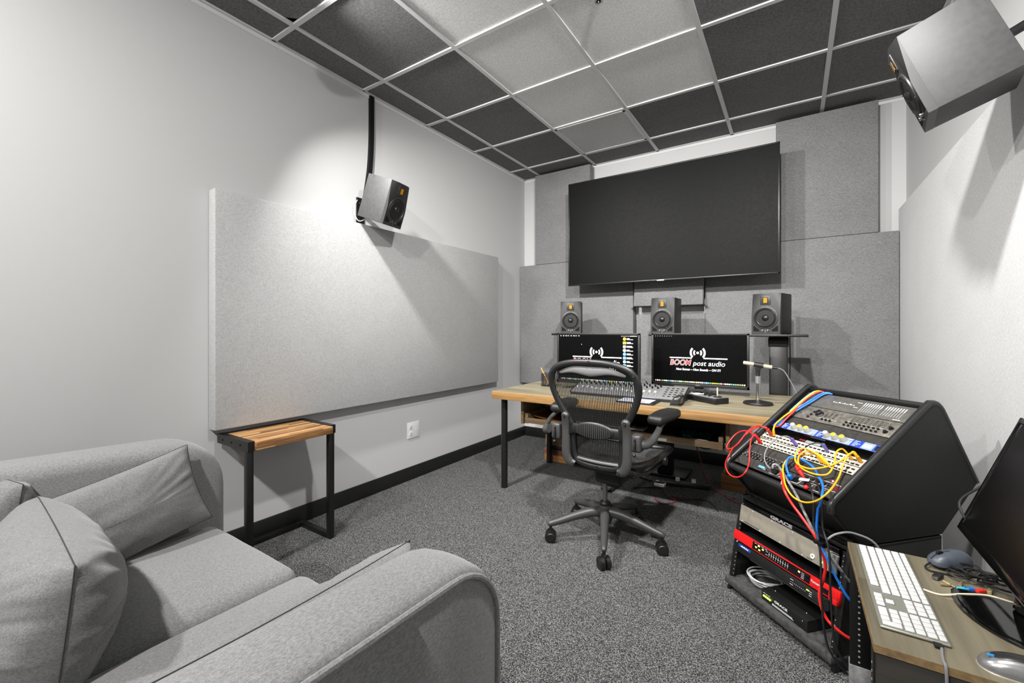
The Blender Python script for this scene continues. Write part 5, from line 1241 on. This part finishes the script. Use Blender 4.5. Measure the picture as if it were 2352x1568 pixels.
for r_, (y, h_) in enumerate(((.0615, .0152), (.0795, .0152), (.0975, .0115))):
    for k in range(3): keys.append((nx + k * .019, y, U, h_))
px_ = .351
keys.append((px_, .006, .0352, .0155)); keys.append((px_ + .038, .006, U, .0155)); keys.append((px_ + .057, .006, U, .0335))
for r_, y in enumerate((.0255, .0435, .0615, .0795)):
    for k in range(3 + (r_ > 0)): keys.append((px_ + k * .019, y, U, .0152))
for k in range(4): keys.append((px_ + k * .019, .0975, U, .0115))
for i, (x, y, wd, h_) in enumerate(keys[:100]): MB().rbox((x, y, .0078), (x + wd, y + h_, .0112), .0009, 1).build('key', M_key, kk)
if len(keys) > 100:
    b = MB()
    for (x, y, wd, h_) in keys[100:]: b.rbox((x, y, .0078), (x + wd, y + h_, .0112), .0009, 1)
    o = b.build('keys', M_key, kk); o['kind'] = 'stuff'
MB().rbox((.43, .085, .001), (.445, .099, .007), .001).build('cable_plug', M_blk, kk)
tag(MB().tube([(.256, 1.222, TZ2 + .004), (.252, 1.20, TZ2 + .003), (.249, 1.176, TZ2 + .0035), (.250, 1.164, TZ2 - .006), (.252, 1.163, .42), (.257, 1.15, .25), (.26, 1.16, .05)], .0028, 7).build('keyboard_cable', C_gry), 'grey cable hanging over the near edge of the wooden table from the keyboard', 'cable')
tag(MB().tube([(.275, 1.476, TZ2 + .003), (.306, 1.470, TZ2 + .003), (.35, 1.49, TZ2 + .009), (.40, 1.515, TZ2 + .009), (.45, 1.51, TZ2 + .009), (.52, 1.55, TZ2 + .004)], .0024, 7).build('white_cable', C_cream), 'cream cable running from the keyboard over the monitor base', 'cable')
# blue grey mouse
def mouse_bm(L, Wd, Hh):
    bm = bmesh.new(); bmesh.ops.create_uvsphere(bm, u_segments=28, v_segments=18, radius=1)
    for v in bm.verts:
        x, y, z = v.co; s_ = math.copysign(abs(x) ** .75, x)
        ww = Wd / 2 * (1 - .10 * x) * (1 - .10 * math.exp(-((x - .1) / .4) ** 2))
        v.co = V((s_ * L / 2, math.copysign(abs(y) ** .8, y) * ww, max(0, math.copysign(abs(z) ** .75, z)) * Hh * (1 - .28 * x) + (0 if z > 0 else 0)))
    return bm
m1 = thing('computer_mouse', 'blue grey wired mouse resting on tangled cables behind the keyboard', 'computer mouse', T(.362, 1.658, TZ2 + .012) @ RZ(213))
MB().addbm(mouse_bm(.105, .062, .034)).build('shell', M_mouse, m1)
MB().rbox((.018, -.0045, .024), (.036, .0045, .034), .004).cyl((.026, -.003, .0275), (.026, .003, .0275), .0075, n=14).build('scroll_wheel', M_blk, m1)
MB().tube([(.052, 0, .014), (.03, 0, .0285), (.0, 0, .0345)], .0007, 5).build('button_seam', M_blkm, m1)
MB().addbm(mouse_bm(.100, .060, .004), T(0, 0, -.003)).build('underside', M_blk, m1)
tag(MB().tube([(.318, 1.63, TZ2 + .014), (.305, 1.615, TZ2 + .006), (.312, 1.60, TZ2 + .004), (.34, 1.60, TZ2 + .004), (.37, 1.60, TZ2 + .006)], .0024, 7).build('mouse_cable', C_blk), 'black cable curling round the front of the blue grey mouse', 'cable')
m2 = thing('computer_mouse', 'silver and black mouse with a blue strip at the lower right corner', 'computer mouse', T(.362, 1.215, TZ2) @ RZ(180))
MB().addbm(mouse_bm(.114, .064, .034)).build('shell', M_mouses, m2)
bm = mouse_bm(.108, .052, .036)
for v in [v for v in bm.verts if v.co.z < .012]: bm.verts.remove(v)
MB().addbm(bm).build('dark_top', plain('dark_mouse_top', 52, .3, metal=.4), m2); MB().rbox((.036, .000, .0235), (.046, .0025, .0285), .001, M=RZ(8)).build('blue_strip', M_blue if False else plain('cyan_strip', (40, 150, 215), .4), m2)
MB().addbm(mouse_bm(.117, .067, .006)).build('base_rim', M_silver, m2)
# tangled small cables
rnd = random.Random(12)
labs = ['black cable loop, leftmost in the tangle by the monitor base', 'black cable loop in the middle of the tangle by the monitor base', 'black cable loop at the right of the tangle by the monitor base', 'black cable on top of the tangle by the monitor base']
for k, (cx, cy) in enumerate(((.385, 1.60), (.41, 1.60), (.43, 1.585), (.40, 1.615))):
    pts = []
    for j in range(15):
        a = j * .85 + k; r_ = .030 + .010 * math.sin(j * 1.7 + k); pts.append((cx + r_ * 1.25 * math.cos(a), cy + r_ * .75 * math.sin(a), TZ2 + .005 + .0016 * j * .8 + .004 * (1 + math.sin(j * 2.3 + k))))
    tag(MB().tube(pts, .0024, 6).build('tangled_cable', C_blk), labs[k], 'cable', 'tangled black cables on the wooden table')
us = thing('cable_plug', 'black rectangular cable plug beside the blue grey mouse', 'plug', T(.322, 1.572, TZ2) @ RZ(60)); MB().rbox((-.014, -.008, 0), (.012, .008, .010), .002).build('plug_body', M_blk, us); MB().rbox((-.022, -.006, .002), (-.013, .006, .008), .001).build('metal_tip', M_steel, us)
for k, (x, y, r_, m_, l_) in enumerate(((.328, 1.532, 20, M_brass, 'small brass connector lying nearest the keyboard'), (.336, 1.541, -50, M_brass, 'small brass connector lying behind the first one'), (.362, 1.56, 70, M_brass, 'slim brass plug pointing at the blue grey mouse'))):
    o = thing('brass_connector', l_, 'connector', T(x, y, TZ2 + .004) @ RZ(r_), 'loose connectors on the wooden table'); MB().cyl((-.012, 0, 0), (.004, 0, 0), .0035, n=12).build('barrel', m_, o); MB().cyl((.004, 0, 0), (.014, 0, 0), .0018, n=10).build('pin', m_, o)
for (x, y, r_, m_, n_, l_) in ((.358, 1.528, 25, C_teal, 'teal_plug', 'bright blue connector near the monitor base'), (.370, 1.536, 25, C_blue, 'blue_plug', 'second blue connector beside the bright blue one'), (.393, 1.541, 40, C_red, 'red_plug', 'small red connector near the monitor base'), (.412, 1.553, 70, M_brass, 'tan_plug', 'flat tan connector at the edge of the monitor')):
    tag(MB().rbox((-.012, -.0045, 0), (.012, .0045, .009), .002).build(n_, m_), l_, 'connector', 'loose connectors on the wooden table', M=T(x, y, TZ2) @ RZ(r_))
# tilted monitor on the right
mr = thing('tilted_monitor', 'black computer monitor tilted back at the right edge on the wooden table', 'monitor', T(.452, 1.46, TZ2))
MI = mr.matrix_world.inverted() if False else T(-.452, -1.46, -TZ2)
MM = MI @ T(.391, 1.46, .595) @ RZ(-90) @ RX(-20.5)
b = MB(); b.M = MM; W2, H2, bz = .265, .35, .017
for s_ in (-1, 1): b.rbox((s_ * W2, 0, 0), (s_ * (W2 - bz), .022, H2), .003)
b.rbox((-W2, 0, 0), (W2, .022, .022), .003); b.rbox((-W2, 0, H2 - bz), (W2, .022, H2), .003); b.rbox((-W2 + .004, .006, .004), (W2 - .004, .04, H2 - .004), .012); b.build('casing', M_blkg, mr)
b = MB(); b.M = MM; b.box((-W2 + bz, .003, .022), (W2 - bz, .006, H2 - bz)); b.build('screen', plain('dark_monitor_glass', 6, .3, spec=.4), mr)
MB().tube([(.0, 0, .01), (.01, 0, .06), (.035, 0, .13), (.045, 0, .19)], .022, 12, r2=.03).build('neck', M_blkg, mr)
el = [(-.0 + .126 * math.cos(2 * PI * k / 40), .16 * math.sin(2 * PI * k / 40)) for k in range(40)]; el = [(x, min(y, .062)) for x, y in el]
b = MB(); b.prism(el, .0, .006, smooth=False); b.prism([(x * .93, y * .93) for x, y in el], .006, .009); b.build('base', M_blkg, mr)
tag(MB().tube([(.50, 1.55, .62), (.47, 1.60, .60), (.44, 1.65, .575), (.42, 1.69, .60), (.40, 1.74, .66), (.46, 1.80, .70)], .0035, 7).build('monitor_cable', C_blk), 'black cable looping behind the tilted monitor', 'cable')

# ------------------------------------------------------------------ light and camera
for (p, d, e, sp) in LIGHTS:
    ld = bpy.data.lights.new('downlight', 'AREA'); ld.shape = 'DISK'; ld.size = .11; ld.energy = e
    ld.color = (1, .985, .96); ld.spread = math.radians(sp)
    lo = bpy.data.objects.new('downlight', ld); COL.objects.link(lo); lo.location = p + d * .012; lo.rotation_euler = (-d).to_track_quat('Z', 'Y').to_euler()
w = bpy.data.worlds.new('World'); SC.world = w; w.use_nodes = True
w.node_tree.nodes['Background'].inputs[0].default_value = (1, 1, 1, 1); w.node_tree.nodes['Background'].inputs[1].default_value = .33  # even white world light, entering as fill through the added back opening
pl = bpy.data.lights.new('opening_portal', 'AREA'); pl.shape = 'RECTANGLE'; pl.size = 2.9; pl.size_y = 2.05; pl.cycles.is_portal = True
po = bpy.data.objects.new('opening_portal', pl); COL.objects.link(po); po.location = (-.93, YB - .05, 1.075); po.rotation_euler = (PI / 2, 0, 0)
cam = bpy.data.cameras.new('Camera'); co = bpy.data.objects.new('Camera', cam); COL.objects.link(co)
co.location = (0, 0, 1.1584); co.rotation_euler = (PI / 2, 0, .5806)
cam.sensor_width = 36; cam.lens = 984.27 / 2352 * 36; cam.shift_y = -(784 - 757.58) / 2352; cam.clip_start = .02
SC.camera = co
SC.view_settings.view_transform = 'Standard'; SC.view_settings.look = 'None'; SC.view_settings.gamma = 1
SC.view_settings.use_curve_mapping = False; SC.view_settings.exposure = .5
